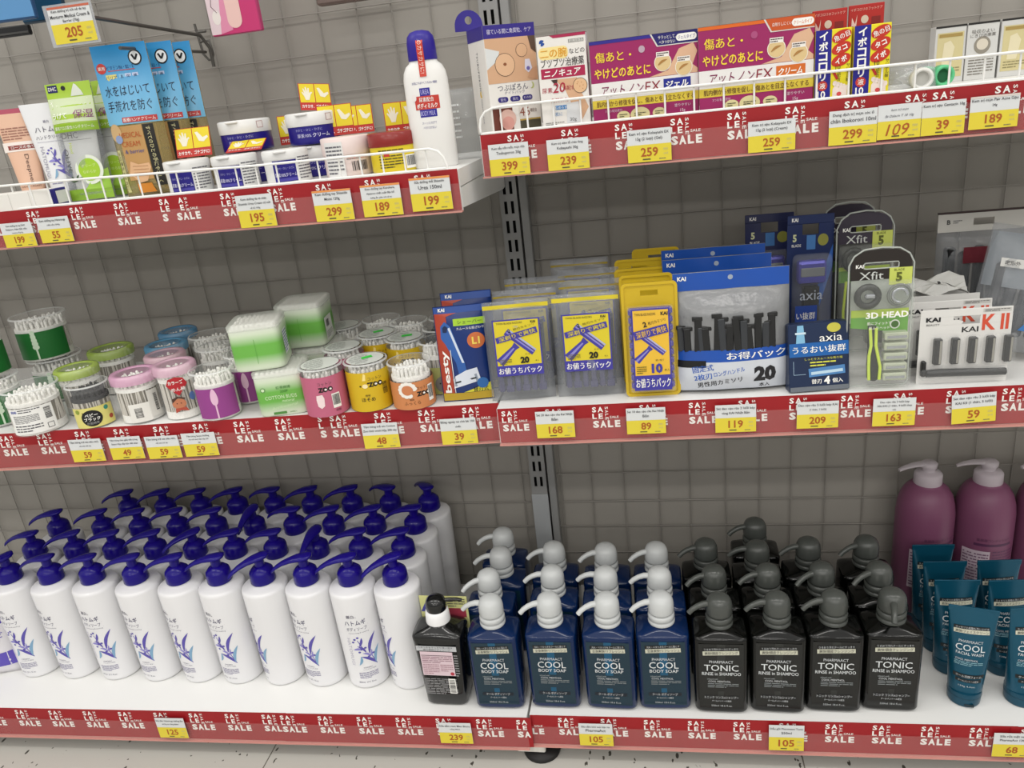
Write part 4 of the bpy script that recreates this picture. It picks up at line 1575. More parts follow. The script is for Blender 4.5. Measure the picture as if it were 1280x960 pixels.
def razor_picture(q, f, cu, cv, s, d=.0008, col=PRB):
    """printed safety razor: slanting head with a handle below it"""
    m = turned(f, -.72, cu, cv)
    q.rect(m, -.022*s, .004*s, .024*s, .011*s, col, d)
    q.rect(m, -.021*s, .0075*s, .023*s, .0095*s, P('8C86C8'), d+.0002)
    q.rect(m, -.022*s, .0115*s, .024*s, .0135*s, P('A9B0DC'), d+.0001)
    m2 = turned(f, -.72-PI/2-.10, cu+.002*s, cv+.002*s)
    q.poly(m2, [(.0, -.005*s), (.006*s, -.0035*s), (.034*s, -.006*s), (.034*s, .006*s), (.006*s, .0035*s), (.0, .005*s)], col, d-.0001)
    q.poly(m2, [(.006*s, -.001*s), (.034*s, -.002*s), (.034*s, .002*s), (.006*s, .001*s)], P('8C86C8'), d+.0001)


def razor_label(q, f, w, h, num, bg, numcol, d=.0004, cv=0.0):
    """panel with TWIN BLADE RAZORS print, centred on u=0, v from cv"""
    g = shifted(f, 0, cv)
    q.rect(g, -w/2, 0, w/2, h, PRB, d)
    q.rect(g, -w/2+.002, h*.19, w/2-.002, h-.002, bg, d+.0002)
    q.text(g, 'TWIN BLADE RAZORS', -w*.14, h*.935, h*.032, INK, d+.0005, w=w*.55)
    q.text(g, 'KAI', w*.36, h*.935, h*.042, INK, d+.0005, bold=.04)
    razor_picture(q, shifted(g, -w*.05, h*.52), 0, 0, w/.062, d+.0005)
    k = turned(g, .21, 0, h*.72)
    q.rect(k, -w*.46, -h*.052, w*.44, h*.052, PRB, d+.0010)
    q.text(k, '深剃りで爽快', 0, 0, h*.078, bg, d+.0013, w=w*.80, bold=.02)
    k = turned(g, .21, 0, h*.83)
    q.text(k, '2', -w*.16, 0, h*.065, INK, d+.0013, bold=.03)
    q.text(k, '枚刃カミソリ', w*.16, .0, h*.042, INK, d+.0013, w=w*.46)
    q.text(g, num, w*.12, h*.275, h*.12, numcol, d+.0012, bold=.05)
    q.text(g, '本入', w*.38, h*.25, h*.03, INK, d+.0012)
    q.text(g, '使い捨て', w*.2, h*.375, h*.024, INK, d+.0012)
    q.fine(g, -w*.42, h*.21, -w*.16, h*.31, 4, P('6A6420'), d+.0012, random.Random(3))
    q.text(g, 'お値うちパック', 0, h*.095, h*.115, WPRINT, d+.0008, w=w*.92, bold=.03)


def razor_bundle(q, w, h, t, col, n=6, y=0.0):
    """rows of thin disposable razors packed side by side, heads at the bottom and top in turn"""
    p = w/n
    for i in range(n):
        x = -w/2+p*(i+.5)
        for k in (-1, 0, 1):
            yy = y+k*t*.32
            up = (i+k) % 2
            q.box(x-p*.30, x+p*.30, yy-t*.11, yy+t*.11, h*.06, h*.94, col, .0008)
            z = h*.90 if up else h*.10
            q.box(x-p*.47, x+p*.47, yy-t*.15, yy+t*.15, z-h*.045, z+h*.045, col, .001)


def razor_pouch(label, x, y, z, rz, rx, h=.148):
    t = thing('razor_pouch', label, 'razor pouch', (x, y, z), rz, 'clear pouches of twenty purple razors', rx=rx)
    w = .096
    q = MB()
    prof = lambda s: min(1, max(0, s/.12))**.6 * (1 if s < .80 else max(.03, (1-(s-.80)/.12)) if s < .92 else .03)
    mp = pillow(q, w, h, .034, FILM, 12, 18, wav=.0016, seed=int(abs(x*1000))+int(h*1e4), profile=prof)
    q.rect(mp, -w/2+.0005, h*.925, w/2-.0005, h*(.966 if 'front' in label else .945), LEMON if 'front' in label else P('A8922C'), .0006, 10, 2)  # seals behind the front pouches take a browner yellow, painting their shadow
    q.build('film_pouch', t, 'clear film pouch with a yellow top seal')
    q = MB()
    q.box(-.038, .038, .008, .012, .004, h*.72, P('4A4C52'))  # dark sheet added behind darkened razors, painting the pouch's inner shade
    razor_bundle(q, .072, h*.74, .026, M('razor_greyviolet', '3E3A6A', .3), 6, .002)
    o = q.build('razors', t, 'purple disposable razors')
    o.location = (0, 0, h*.06)
    q = MB()
    f = front(-.0186)
    razor_label(q, f, .068, .084, '20', LEMON, P('15150F'), .0, cv=h*.285)
    q.build('label_card', t, 'yellow and purple label card')
    return t


razor_pouch('clear razor pouch with yellow 20-piece label, front of the left column', -.196, -.296, ZR_, .10, -.05, .150)
razor_pouch('clear razor pouch with 20-piece label, second in the left column', -.190, -.245, ZR_, .06, -.05, .153)
razor_pouch('clear razor pouch, third in the left column', -.183, -.180, ZR_, .03, -.06, .155)
razor_pouch('clear razor pouch with 20-piece label, front of the right column', -.096, -.292, ZR_, .04, -.05, .153)
razor_pouch('clear razor pouch with yellow seal, second in the right column', -.092, -.225, ZR_, .03, -.05, .156)
razor_pouch('clear razor pouch, third in the right column', -.100, -.160, ZR_, .02, -.06, .158)
razor_pouch('clear razor pouch, rearmost, near the wall by the upright', -.120, -.085, ZR_, .02, -.06, .160)


def razor_blister(label, x, y, z, rz, rx, src=None):
    t = thing('razor_blister', label, 'razor blister', (x, y, z), rz, 'yellow ten-razor blisters', rx=rx)
    w, h = .077, .165
    q = MB()
    o = rrect(-w/2, 0, w/2, h, .007)
    # tray with a hang slot: two halves round the slot
    n = len(o)
    sl = [(-.012, h-.0155), (-.006, h-.0155), (-.004, h-.0185), (.004, h-.0185), (.006, h-.0155), (.012, h-.0155), (.011, h-.0115), (-.011, h-.0115)]
    q.box(-w/2, w/2, -.001, .001, .007, h-.0185, BYEL)
    q.box(-w/2+.005, w/2-.005, -.001, .001, .001, .007, BYEL)
    q.box(-w/2, -.012, -.001, .001, h-.0186, h-.0110, BYEL)
    q.box(.012, w/2, -.001, .001, h-.0186, h-.0110, BYEL)
    q.box(-w/2+.002, w/2-.002, -.001, .001, h-.0111, h-.004, BYEL)
    q.box(-w/2+.005, w/2-.005, -.001, .001, h-.0042, h, BYEL, .0008)
    oi = rrect(-w/2+.004, .004, w/2-.004, h-.004, .004)
    m_ = len(o)
    vs = [(u, -.0026, v) for u, v in o]+[(u, -.0026, v) for u, v in oi]+[(u, .0012, v) for u, v in o]+[(u, .0012, v) for u, v in oi]
    fs = []
    for i in range(m_):
        k = (i+1) % m_
        fs += [[i, k, m_+k, m_+i], [2*m_+i, 3*m_+i, 3*m_+k, 2*m_+k], [i, 2*m_+i, 2*m_+k, k], [m_+i, m_+k, 3*m_+k, 3*m_+i]]
    q.add(vs, fs, BYEL)
    q.build('backing_tray', t, 'yellow plastic tray with a hang slot')
    q = MB()
    bw, bh = .052, .118
    for i in range(10):
        zc = .014+bh*(i+.5)/10
        q.box(-bw/2-.004, bw/2+.004, -.016, -.001, zc-.0046, zc+.0046, RPUR, .0022)
    q.build('razors', t, 'stack of purple razors')
    q = MB()
    q.box(-bw/2-.0055, bw/2+.0055, -.0175, -.001, .010, .012+bh+.003, CLEAR, .003, 2)
    q.build('clear_bubble', t)
    q = MB()
    f = front(-.0179)
    razor_label(q, f, .052, .118, '10', P('E6B93A'), PRB, .0, cv=.0135)
    q.build('label_card', t, 'orange yellow label card')
    return t


razor_blister('yellow blister of ten purple razors, frontmost', -.006, -.302, ZR_, .03, -.05)
razor_blister('yellow blister of ten razors, second behind the front one', -.010, -.252, ZR_, .02, -.05)
razor_blister('yellow blister of ten razors, third from the front', -.018, -.210, ZR_, .02, -.06)
razor_blister('yellow blister of ten razors, fourth from the front', -.020, -.145, ZR_, .02, -.06)
razor_blister('yellow blister of ten razors, rearmost against the wall', .006, -.070, ZR_, .0, -.06)

# long-handled razors in blue-topped grey bags


def razor_bag(label, x, y, z, rz, rx, h, full=True, seed=1):
    t = thing('razor_bag', label, 'razor bag', (x, y, z), rz, 'blue topped bags of long-handled razors', rx=rx)
    w = .155
    q = MB()
    prof = lambda s: (min(1, max(0, s/.15))**.6)*(1 if s < .70 else max(.04, 1-(s-.70)/.15) if s < .85 else .04)
    GF = M('grey_film', '8E9092', .22, alpha=.80, spec=.9, bump=.4, nscale=80)
    mp = pillow(q, w, h, .046, GF, 16, 20, wav=.0011, seed=seed, profile=prof)
    q.build('film_bag', t, 'grey film bag')
    q = MB()
    q.rect(mp, -w/2+.0003, h*.855, w/2-.0003, h*.998, KBLUE, .0004, 16, 3)
    q.text(mp, 'KAI', -w*.42, h*.955, .006, WPRINT, .0008, bold=.03)
    q.disc(mp, 0, h*.945, .0035, .0035, P('9AA6B8'), .0008, 14)
    q.build('header', t, 'glossy blue header')
    if full:
        q = MB()
        rnd = random.Random(4)
        for i, u in enumerate((-.066, -.058, -.049, -.041, -.033, -.024, -.015, -.006, .004, .013, .022, .031, .041, .050)):
            top = h*(.60+rnd.uniform(-.05, .06)) if i != 5 else h*.67
            a, b = u+rnd.uniform(-.003, .003), top
            y_ = mp(a, h*.45, .0008)[1]
            q.box(-.0048, .0048, -.0020, .0012, 0, b-h*.375, RBLK if i % 3 else M('razor_grey', '33363A', .4), .0009, mtx=Matrix.Translation((a, y_, h*.375)) @ Matrix.Rotation(rnd.uniform(-.10, .06), 4, 'Y'))
            q.box(a-.0070, a+.0070, y_-.0010-.0004*(i % 3), y_+.0030, b-.004, b+.002, RBLK, .0008)
        q.build('razors', t, 'black long-handled razors')
        q = MB()
        q.rect(mp, -w/2+.001, h*.03, w/2-.001, h*.285, P('C9CED6', .3), .0030, 16, 6)
        q.rect(mp, -w/2+.001, h*.285, w/2-.001, h*.385, KBLUE, .0030, 16, 2)
        d = .0034
        q.text(mp, 'お得パック', .030, h*.333, h*.062, WPRINT, d, w=.080, bold=.03)
        k = turned(mp, .16, 0, 0)
        q.text(k, '固定式', -.035, h*.268, h*.055, P('2A5CB4'), d, w=.028, bold=.03)
        q.text(k, '2枚刃', -.037, h*.198, h*.055, P('2A5CB4'), d, w=.024, bold=.03)
        q.text(k, 'ロングハンドル', -.001, h*.205, h*.042, P('2A5CB4'), d, w=.042, bold=.01)
        q.text(k, '男性用カミソリ', -.016, h*.125, h*.052, INK, d, w=.060, bold=.02)
        q.text(mp, '20', .042, h*.165, h*.135, INK, d, w=.030, bold=.06)
        q.text(mp, '本入', .042, h*.062, h*.040, INK, d, bold=.02)
        q.rect(mp, -w/2+.002, h*.24, -w*.24, h*.30, P('101214'), d-.0002, 6, 2)
        q.build('front_print', t, 'white and blue printed lower panel')
    return t


razor_bag('blue topped razor bag with white 20-piece print, frontmost', .104, -.292, ZR_, .04, -.05, .172, True, 1)
razor_bag('blue topped razor bag, second behind the front one', .092, -.215, ZR_, .03, -.05, .175, False, 2)
razor_bag('blue topped razor bag, rearmost near the wall', .092, -.150, ZR_, .02, -.05, .176, False, 3)

# razor bag with printed photo of a razor, at the end of the swab shelf


def razor_print_bag(label, x, y, z, rz, rx, h, seed, full=True):
    t = thing('printed_razor_bag', label, 'razor bag', (x, y, z), rz, 'blue and red printed razor bags', rx=rx)
    w = .078
    q = MB()
    NAVY = P('16306E', .28)
    q.curved = True
    mp = pillow(q, w, h, .022, NAVY, 10, 16, wav=.0007, seed=seed)
    d = .0004
    RD = P('A8402C', .3)
    q.poly(mp, [(-.0375, .012), (-.020, .012), (-.020, h*.9), (-.004, h*.93), (-.0375, h*.93)], RD, d)
    q.rect(mp, -w/2+.001, h*.93, w/2-.001, h-.001, P('1A4490'), d, 8, 1)
    q.text(mp, 'KAI', -.026, h*.965, .005, WPRINT, d+.0003, bold=.03)
    q.rect(mp, -w/2+.001, .002, w/2-.001, .014, P('B89A2A'), d+.0002, 8, 1)
    if full:
        q.rect(mp, -.010, h*.80, .037, h*.87, P('9CC42A'), d+.0002, 6, 1)
        q.text(mp, 'シェーバー', .014, h*.835, .005, INK, d+.0006, w=.036)
        q.text(mp, 'スムースな肌ざわり', .014, h*.77, .004, WPRINT, d+.0006, w=.040)
        q.poly(mp, [(-.030, h*.80), (-.023, h*.85), (-.015, h*.80), (.001, h*.42), (.003, h*.30), (-.010, h*.30), (-.012, h*.42), (-.025, h*.62), (-.031, h*.68)], P('2E5CA4'), d+.0003)
        q.poly(mp, [(-.016, h*.79), (.0005, h*.42), (-.003, h*.42), (-.019, h*.78)], P('C9D4E4'), d+.0006)
        q.poly(mp, [(-.027, h*.79), (-.023, h*.81), (-.019, h*.79), (-.021, h*.74), (-.027, h*.74)], P('14264E'), d+.0006)
        q.poly(mp, [(-.020, h*.15), (.022, h*.22), (.018, h*.36), (.002, h*.34), (-.016, h*.28)], P('D4DAE6'), d+.0004)
        q.rect(turned(mp, .18, .0, h*.22), -.019, -.004, .018, .008, P('8E98A8', .2), d+.0008)
        q.rect(turned(mp, .18, .0, h*.22), -.017, .0005, .016, .003, P('2A2E34'), d+.0010)
        q.disc(mp, .024, h*.19, .0085, .0085, P('2A66A8'), d+.001, 18)
        q.disc(mp, .021, h*.64, .013, .012, P('C46A3A'), d+.0003, 20)
        q.text(mp, 'L1', .021, h*.64, .011, P('E8CE5A'), d+.0008, bold=.04)
        q.text(mp, 'besty', -.0275, h*.33, .0125, WPRINT, d+.0008, w=.066, ang=PI/2, bold=.02)
        q.line(mp, [(-.0185, h*.10), (-.0185, h*.56)], .0009, WPRINT, d+.0008)
        q.poly(mp, [(-.006, h*.10), (.036, h*.10), (.036, h*.19)], P('D4CE3A'), d+.0005)
        q.text(mp, '替刃式', .020, h*.125, .007, INK, d+.0009, bold=.02)
    q.build('bag', t)
    return t


razor_print_bag('blue and red razor bag with a sideways white word, right end of the swab shelf', -.281, -.292, ZM, .12, -.10, .146, 4)
razor_print_bag('blue razor bag just behind the one with the sideways white word', -.279, -.250, ZM, .10, -.08, .156, 5, False)

# pale blue carton of refill blades and the packs behind it
NAVYC = P('1B2B4A', .3)
t = thing('blade_refill_box', 'dark blue refill blade box with white number 4, leaning on the razor shelf', 'box', (.217, -.304, ZR_), .10, rx=-.16)
q = MB()
w, h = .080, .094
q.box(-w/2, w/2, -.011, .011, 0, h, NAVYC, .0012)
f = front(-.0112)
q.rect(f, -w/2+.001, h*.52, w/2-.001, h*.72, P('1F5FA6', .3), .0003)
q.poly(f, [(-.030, h*.72), (-.018, h*.72), (-.020, h*.98), (-.028, h*.98)], P('7FB4D4', .3), .0004)
q.rect(f, -.031, h*.85, -.017, h*.88, P('C8DCE8'), .0006)
q.disc(f, .020, h*.92, .009, .0065, P('C4BE4A'), .0004, 18)
q.text(f, 'axia', .016, h*.78, .010, WPRINT, .0005, w=.030)
q.text(f, 'うるおい抜群', .0, h*.62, .0098, WPRINT, .0006, w=.070, bold=.02)
q.text(f, 'しっとりスムースな剃り味', .006, h*.48, .0034, P('D9D84A'), .0005, w=.05)
q.fine(f, -.012, h*.36, .022, h*.45, 2, P('D9D84A'), .0005, random.Random(5))
q.rect(turned(f, .06, .010, h*.29), -.024, -.006, .024, .006, P('4F82B8', .25), .0004)
q.rect(turned(f, .06, .010, h*.29), -.021, -.003, .021, .001, P('B9D4E4', .2), .0006)
q.line(f, [(-.034, h*.46), (-.034, h*.26), (-.018, h*.26)], .0006, P('9AB4CC'), .0005)
q.text(f, '替刃', -.004, h*.145, .0065, WPRINT, .0006, bold=.03)
q.text(f, '4', .010, h*.155, .011, WPRINT, .0006, bold=.05)
q.text(f, '個入', .024, h*.145, .0065, WPRINT, .0006, bold=.03)
q.rect(f, -w/2+.001, .0005, w/2-.001, .007, P('6A7078', .3), .0004)
q.build('carton', t)


def axia_pack(label, x, y, z, rz, rx, ry, navy):
    t = thing('razor_hang_pack', label, 'razor pack', (x, y, z), rz, 'dark blue hanging razor packs', rx=rx, ry=ry)
    w, h = .074, .190
    q = MB()
    cardm = P('262B52', .3) if not navy else P('1A2A58', .3)
    q.box(-w/2, -.013, -.0008, .0008, h-.026, h-.012, cardm)
    q.box(.013, w/2, -.0008, .0008, h-.026, h-.012, cardm)
    q.box(-w/2, w/2, -.0008, .0008, h-.0121, h, cardm, .0007)
    q.box(-w/2, w/2, -.0008, .0008, 0, h-.0259, cardm)
    f = front(-.0008)
    q.text(f, 'KAI', -w*.34, h-.006, .005, WPRINT, .0003, bold=.03)
    q.text(f, '5', -w*.34, h-.030, .010, P('C9CDA0'), .0003, bold=.04)
    q.text(f, 'BLADE', -w*.30, h-.040, .0035, WPRINT, .0003)
    q.rect(f, -.006, h-.046, .008, h-.027, P('3F74B0'), .0003)
    q.disc(f, .020, h-.034, .0085, .008, P('8A8A3A'), .0003, 16)
    q.poly(f, [(.012, .05), (w/2-.001, .12), (w/2-.001, .15), (.012, .09)], P('2F62B4'), .0003)
    q.build('card', t, 'dark blue printed card')
    q = MB()
    q.loft([[(x_, -.003-.011*math.sin(PI*(i+.5)/8)*0-yb, z_) for x_, yb, z_ in ((-.012, 0, zz), (.012, 0, zz), (.012, .012, zz), (-.012, .012, zz))] for i, zz in enumerate((.005, .095))], RBLK, False)
    q.box(-.024, .022, -.020, -.004, .100, .132, M('razor_violet_head', '4A48A8', .25, metal=.3), .005, 2)
    q.box(-.020, .018, -.0215, -.019, .110, .122, SILVER, .001)
    q.build('razor', t, 'black and violet razor')
    q = MB()
    q.text(f, 'axia', -.004, .086, .013, P('B9C0CC'), .0242, w=.036)
    q.rect(f, -w/2+.008, .036, .006, .072, P('2A4AA0'), .0240)
    q.text(f, 'い抜群', -.012, .058, .010, WPRINT, .0244, w=.030, bold=.02)
    q.fine(f, -.026, .040, .002, .049, 2, P('9AA8D0'), .0244, random.Random(3))
    q.build('bubble_print', t, 'blue print on the clear bubble')
    q = MB()
    q.box(-.031, .031, -.024, -.001, .004, .140, CLEAR, .009, 3, smooth=True)
    q.build('clear_bubble', t)
    return t


p = AY(962, 264, -.085)
o = axia_pack('dark blue hanging razor pack, left one behind the blue bags', .184, -.085, ZR_, .0, -.03, 0, False)
o.scale = (1, 1, 1.10)
o = axia_pack('dark blue hanging razor pack with violet razor head, right one, slightly turned', .232, -.150, ZR_, .10, -.06, .02, True)
o.scale = (.92, 1, 1.12)

# tall clear packs of green and black razors


def clamshell(label, x, y, z, rz, rx, full, ry=0.0):
    t = thing('razor_clamshell', label, 'razor pack', (x, y, z), rz, 'tall clear green and black razor packs', rx=rx, ry=ry)
    w, h = .080, .190
    top = P('2A2522', .25) if full else P('3A3440', .25)
    LIME = P('A9C23A', .35)
    q = MB()
    # black arched card with a hand slot
    q.box(-w/2+.002, w/2-.002, -.0008, .0008, .148, .1615, top)
    q.box(-w/2+.003, -.022, -.0008, .0008, .1614, .1715, top)
    q.box(.022, w/2-.003, -.0008, .0008, .1614, .1715, top)
    arch = [(-w/2+.003, .1714), (w/2-.003, .1714), (w/2-.006, .178), (w/2-.012, .183), (.018, .1865), (0, .1875), (-.018, .1865), (-w/2+.012, .183), (-w/2+.006, .178)]
    q.plate(arch, -.0008, .0008, top)
    f = front(-.0008)
    q.text(f, 'KAI', -.027, .1665, .0048, WPRINT, .0003, bold=.03)
    q.text(f, 'Xfit', -.012, .1535, .0105, P('C9CCC8'), .0003, w=.030)
    q.rect(f, .010, .140, w/2-.002, .1625, P('C4CE62'), .0005)
    q.text(f, '5', .022, .150, .0125, P('5A6020'), .0008, bold=.05)
    q.text(f, 'BLADE', .022, .1595, .003, P('5A6020'), .0008)
    # lower card
    q.box(-w/2+.003, w/2-.003, -.0006, .0006, .090 if full else .02, .148, P('9CA29A', .4) if full else P('3A3A38', .4))
    if not full:
        q.rect(f, -w/2+.004, .112, w/2-.004, .117, LIME, .0003)
        q.rect(f, -w/2+.004, .096, -.016, .112, P('5A8A2E'), .0003)
    q.build('header_card', t, 'black header card with hand slot and lime corner')
    q = MB()
    # grip band
    if full:
        q.rect(f, -w/2+.004, .098, w/2-.004, .108, LIME, .0012)
        q.poly(f, [(-w/2+.004, .084), (w/2-.004, .074), (w/2-.004, .098), (-w/2+.004, .098)], P('5FA02E'), .0012)
        q.text(f, '3D HEAD', .003, .1055, .0085, WPRINT, .0225, w=.052, bold=.03)
        q.text(f, '肌にフィットする', -.004, .0945, .0042, WPRINT, .0225, w=.034)
        q.text(f, '首ふりヘッド', -.006, .0885, .0042, WPRINT, .0225, w=.026)
        q.disc(f, .013, .0925, .0062, .0062, P('C9D0C4'), .0225, 18)
        q.disc(f, .013, .0925, .0046, .0046, P('4A6A3A'), .0228, 18)
        q.build('front_print', t, 'green and white printing')
        q = MB()
        q.tube([(-.006+.013*math.cos(a)-.012, -.010, .128+.013*math.sin(a)) for a in [2*PI*i/18 for i in range(19)]], .0045, RBLK, 8)
        q.box(-.022, -.008, -.013, -.007, .1245, .1315, SILVER, .002)
        q.build('razor_head', t, 'round black razor head')
        q = MB()
        q.tube([(.021+.014*math.cos(a), -.010, .1275+.014*math.sin(a)) for a in [2*PI*i/20 for i in range(21)]], .0018, P('6A6E6A', .25), 8)
        q.tube([(.021+.009*math.cos(a), -.012, .1275+.009*math.sin(a)) for a in [2*PI*i/16 for i in range(13)]], .0022, SILVER, 8)
        q.build('blade_ring', t)
        q = MB()
        q.loft([oval(wx, .005, zz, 14, 2, cx=-.010+cx, cy=-.010) for wx, zz, cx in ((.004, .012, .003), (.0085, .016, .003), (.0085, .034, .002), (.0055, .056, .0), (.006, .075, -.001), (.005, .088, -.001))], RBLK)
        for pts_ in ([(-.0135, .014), (-.0145, .032), (-.0145, .048), (-.0125, .062), (-.0145, .086)], [(-.0005, .014), (.0, .032), (-.0035, .048), (-.0065, .062), (-.0070, .086)]):
            q.tube([(a, -.0145, b) for a, b in pts_], .0021, P('C6DC4A', .3), 8)
        q.build('razor_handle', t, 'black razor handle edged in lime green')
        q = MB()
        for i in range(5):
            q.box(.004, .034, -.016, -.002, .012+.014*i, .0225+.014*i, M('blade_tray', 'C4CBB4', .2, alpha=.75), .0015)
            q.box(.007, .031, -.0168, -.0158, .015+.014*i, .0185+.014*i, SILVER)
        q.build('spare_blades', t, 'tray of spare blades')
    else:
        q.tube([(-.018+.013*math.cos(a), -.010, .128+.013*math.sin(a)) for a in [2*PI*i/18 for i in range(19)]], .004, RBLK, 8)
        q.tube([(-.030, -.012, .02), (-.031, -.012, .06), (-.028, -.012, .10)], .002, P('C6DC4A', .3), 8)
        q.box(.002, .034, -.014, -.002, .012, .085, RBLK, .002)
        q.build('razor', t, 'black razor and spare blades')
    q = MB()
    SHELLC = M('clear_shell', 'EDF2EC', .08, alpha=.09, spec=.8)
    q.box(-w/2+.001, w/2-.001, -.022, -.001, .002, .1475, SHELLC, .007, 3, smooth=True)
    q.tube([(a, 0, b) for a, b in [(-w/2+.004, .001), (w/2-.004, .001), (w/2, .006), (w/2, .168), (w/2-.006, .180), (.022, .188), (0, .190), (-.022, .188), (-w/2+.006, .180), (-w/2, .168), (-w/2, .006), (-w/2+.004, .001)]], .0012, M('clear_rim', 'C9CFC9', .15, alpha=.6), 6)
    q.tube([(sx*.0215, 0, zz) if abs(sx) == 1 else (sx*.0215, 0, zz) for sx, zz in ((-1, .1635), (-.9, .1625), (.9, .1625), (1, .1635), (1, .169), (.9, .1705), (-.9, .1705), (-1, .169), (-1, .1635))], .0009, M('clear_rim', 'C9CFC9', .15, alpha=.6), 6)
    q.build('clear_shell', t)
    return t


clamshell('tall clear razor pack with lime edged handle and spare blades, frontmost', .294, -.300, ZR_, .02, -.04, True)
o = clamshell('tall clear razor pack, second, directly behind the lime edged one', .311, -.150, ZR_, .04, -.04, False)
o.scale = (1, 1, 1.12)
o = clamshell('tall clear razor pack, rearmost of three in line, near the wall', .304, -.085, ZR_, .04, -.04, False)
o.scale = (1, 1, 1.14)

# white cards of five twin blades


def blade_card(label, x, y, z, rz, rx, full=True, ry=0.0):
    t = thing('razor_blade_card', label, 'razor card', (x, y, z), rz, 'white cards of five razor blades', rx=rx, ry=ry)
    w, h = .112, .102
    q = MB()
    cm = P('DAD9D6', .4)
    q.box(-w/2, w/2, -.0006, .0006, 0, h-.021, cm)
    q.box(-w/2, -.015, -.0006, .0006, h-.0212, h-.010, cm)
    q.box(.017, w/2, -.0006, .0006, h-.0212, h-.010, cm)
    q.box(-w/2, w/2, -.0006, .0006, h-.0102, h, cm, .0005)
    q.plate([(-.015, h-.0212), (-.005, h-.0212), (-.003, h-.017), (-.008, h-.0150), (-.015, h-.0150)], -.0006, .0006, cm)
    f = front(-.0006)
    q.text(f, 'KAI', -.040, h-.013, .0062, INK, .0003, w=.018, bold=.05)
    q.text(f, 'BEAUTY', -.040, h-.020, .0026, INK, .0003, w=.016)
    if full:
        q.text(f, 'KAI', .006, h-.0285, .0072, INK, .0003, w=.020, bold=.02)
        q.text(f, 'K II', .036, h-.020, .0215, P('CF5038'), .0003, w=.032, bold=.03)
        q.rect(f, .020, h-.0065, .054, h-.0015, P('C4C2BE'), .0002)
        q.fine(f, .022, h-.006, .052, h-.002, 2, P('5A5A5A'), .0004, random.Random(2))
    q.build('card', t, 'white printed card')
    q = MB()
    for i in range(5):
        x0 = -.0335+.0215*i
        q.box(x0-.0048, x0+.0048, -.0085, -.001, .028, .064, RBLK, .0012)
        q.box(x0+.0012, x0+.0036, -.0092, -.0084, .030, .062, M('blade_grey', '9A9890', .3, metal=.4))
        if not full and i > 1:
            break
    q.build('blades', t, 'five black blade cartridges')
    q = MB()
    q.tube([(-.046, -.006, .016), (-.030, -.006, .0165), (.052, -.006, .0145)], [.005, .0055, .005], RBLK, 10)
    q.box(-.053, -.047, -.009, -.002, .012, .034, RBLK, .0015)
    q.build('handle', t, 'black razor handle')
    q = MB()
    for i in range(5):
        x0 = -.0335+.0215*i
        q.box(x0-.0085, x0+.0085, -.0105, -.0012, .0255, .0665, CLEAR, .002)
    q.box(-.0545, .054, -.0125, -.0012, .0075, .0225, CLEAR, .003)
    q.build('clear_bubble', t)
    return t


blade_card('white card of five black blades with large red letters, frontmost', .401, -.298, ZR_, .02, -.02)
blade_card('white blade card, second behind the front card of five blades', .392, -.262, ZR_, .02, -.08, True)
blade_card('white blade card, third behind the front card of five blades', .388, -.232, ZR_, .03, -.08, False)
blade_card('white blade card, rearmost of the four under the crumpled leaflet', .384, -.198, ZR_, .03, -.08, False)

# crumpled white leaflet lying on the cards
q = MB()
rnd = random.Random(12)
n = 6
vs = []
for j in range(n+1):
    for i in range(n+1):
        vs.append((-.045+.09*i/n, -.02+.04*j/n, .006*math.sin(i*1.7+j)+rnd.uniform(-.002, .002)))
m_ = len(vs)
vs2 = vs+[(a, b, c-.0005) for a, b, c in vs]
fs = []
for j in range(n):
    for i in range(n):
        a = j*(n+1)+i
        fs += [[a, a+1, a+n+2, a+n+1], [m_+a+n+1, m_+a+n+2, m_+a+1, m_+a]]
q.add(vs2, fs, P('D2D2CE', .6))
mt = lambda u, v, d: (u, v, .006*math.sin((u+.045)/.09*n*1.7+(v+.02)/.04*n)+.0022+d)
q.rect(mt, .004, -.010, .0075, -.005, P('3A3A3A'), .0004)
q.rect(mt, .010, -.009, .030, -.006, P('6A6A6A'), .0004, 4, 1)
solo(q, 'leaflet', 'crumpled white leaflet lying on top of the white razor cards', 'leaflet', (.386, -.205, ZR_+.112), .1, rx=.35)

# clear bags at the right edge
t = thing('razor_bag', 'clear bag of grey razors with blue printed corner, right edge of razor shelf', 'razor bag', (.492, -.235, ZR_+.016), -.15, rx=-.25, ry=.20)
q = MB()
mp = pillow(q, .135, .170, .036, FILM, 12, 16, wav=.0014, seed=8)
q.build('film_bag', t)
q = MB()
q.curved = True
q.rect(mp, -.064, .085, .064, .160, P('8E979F', .4), -.008, 10, 4)
q.poly(mp, [(-.01, .030), (.064, .030), (.064, .062), (.012, .062)], P('3F78B8', .35), .0008)
q.text(turned(mp, PI, .034, .046), 'SHAVE', 0, 0, .012, P('C9D8E8'), .0014, w=.040)
q.rect(mp, -.050, .112, -.022, .124, P('DCDCD8'), .0006)
q.text(mp, '定形外', -.036, .118, .006, INK, .0010)
q.build('printed_panel', t, 'grey and blue printed panel')
q = MB()
for i in range(6):
    q.box(-.052+.019*i, -.039+.019*i, -.008, .006, .020, .118-.006*(i % 3), M('razor_grey', '33363A', .4), .003)
q.build('razors', t, 'dark grey razors')
t = thing('razor_bag', 'clear bag with white header and dark red razors, rear right corner', 'razor bag', (.486, -.105, ZR_), -.02, rx=-.03)
q = MB()
mp = pillow(q, .125, .165, .034, FILM, 12, 16, wav=.0012, seed=9)
q.build('film_bag', t)
q = MB()
hd = P('C4C2BC', .45)
q.box(-.0625, .0625, -.0022, .0022, .163, .1715, hd)
q.box(-.0625, -.014, -.0022, .0022, .1714, .182, hd)
q.box(.014, .0625, -.0022, .0022, .1714, .182, hd)
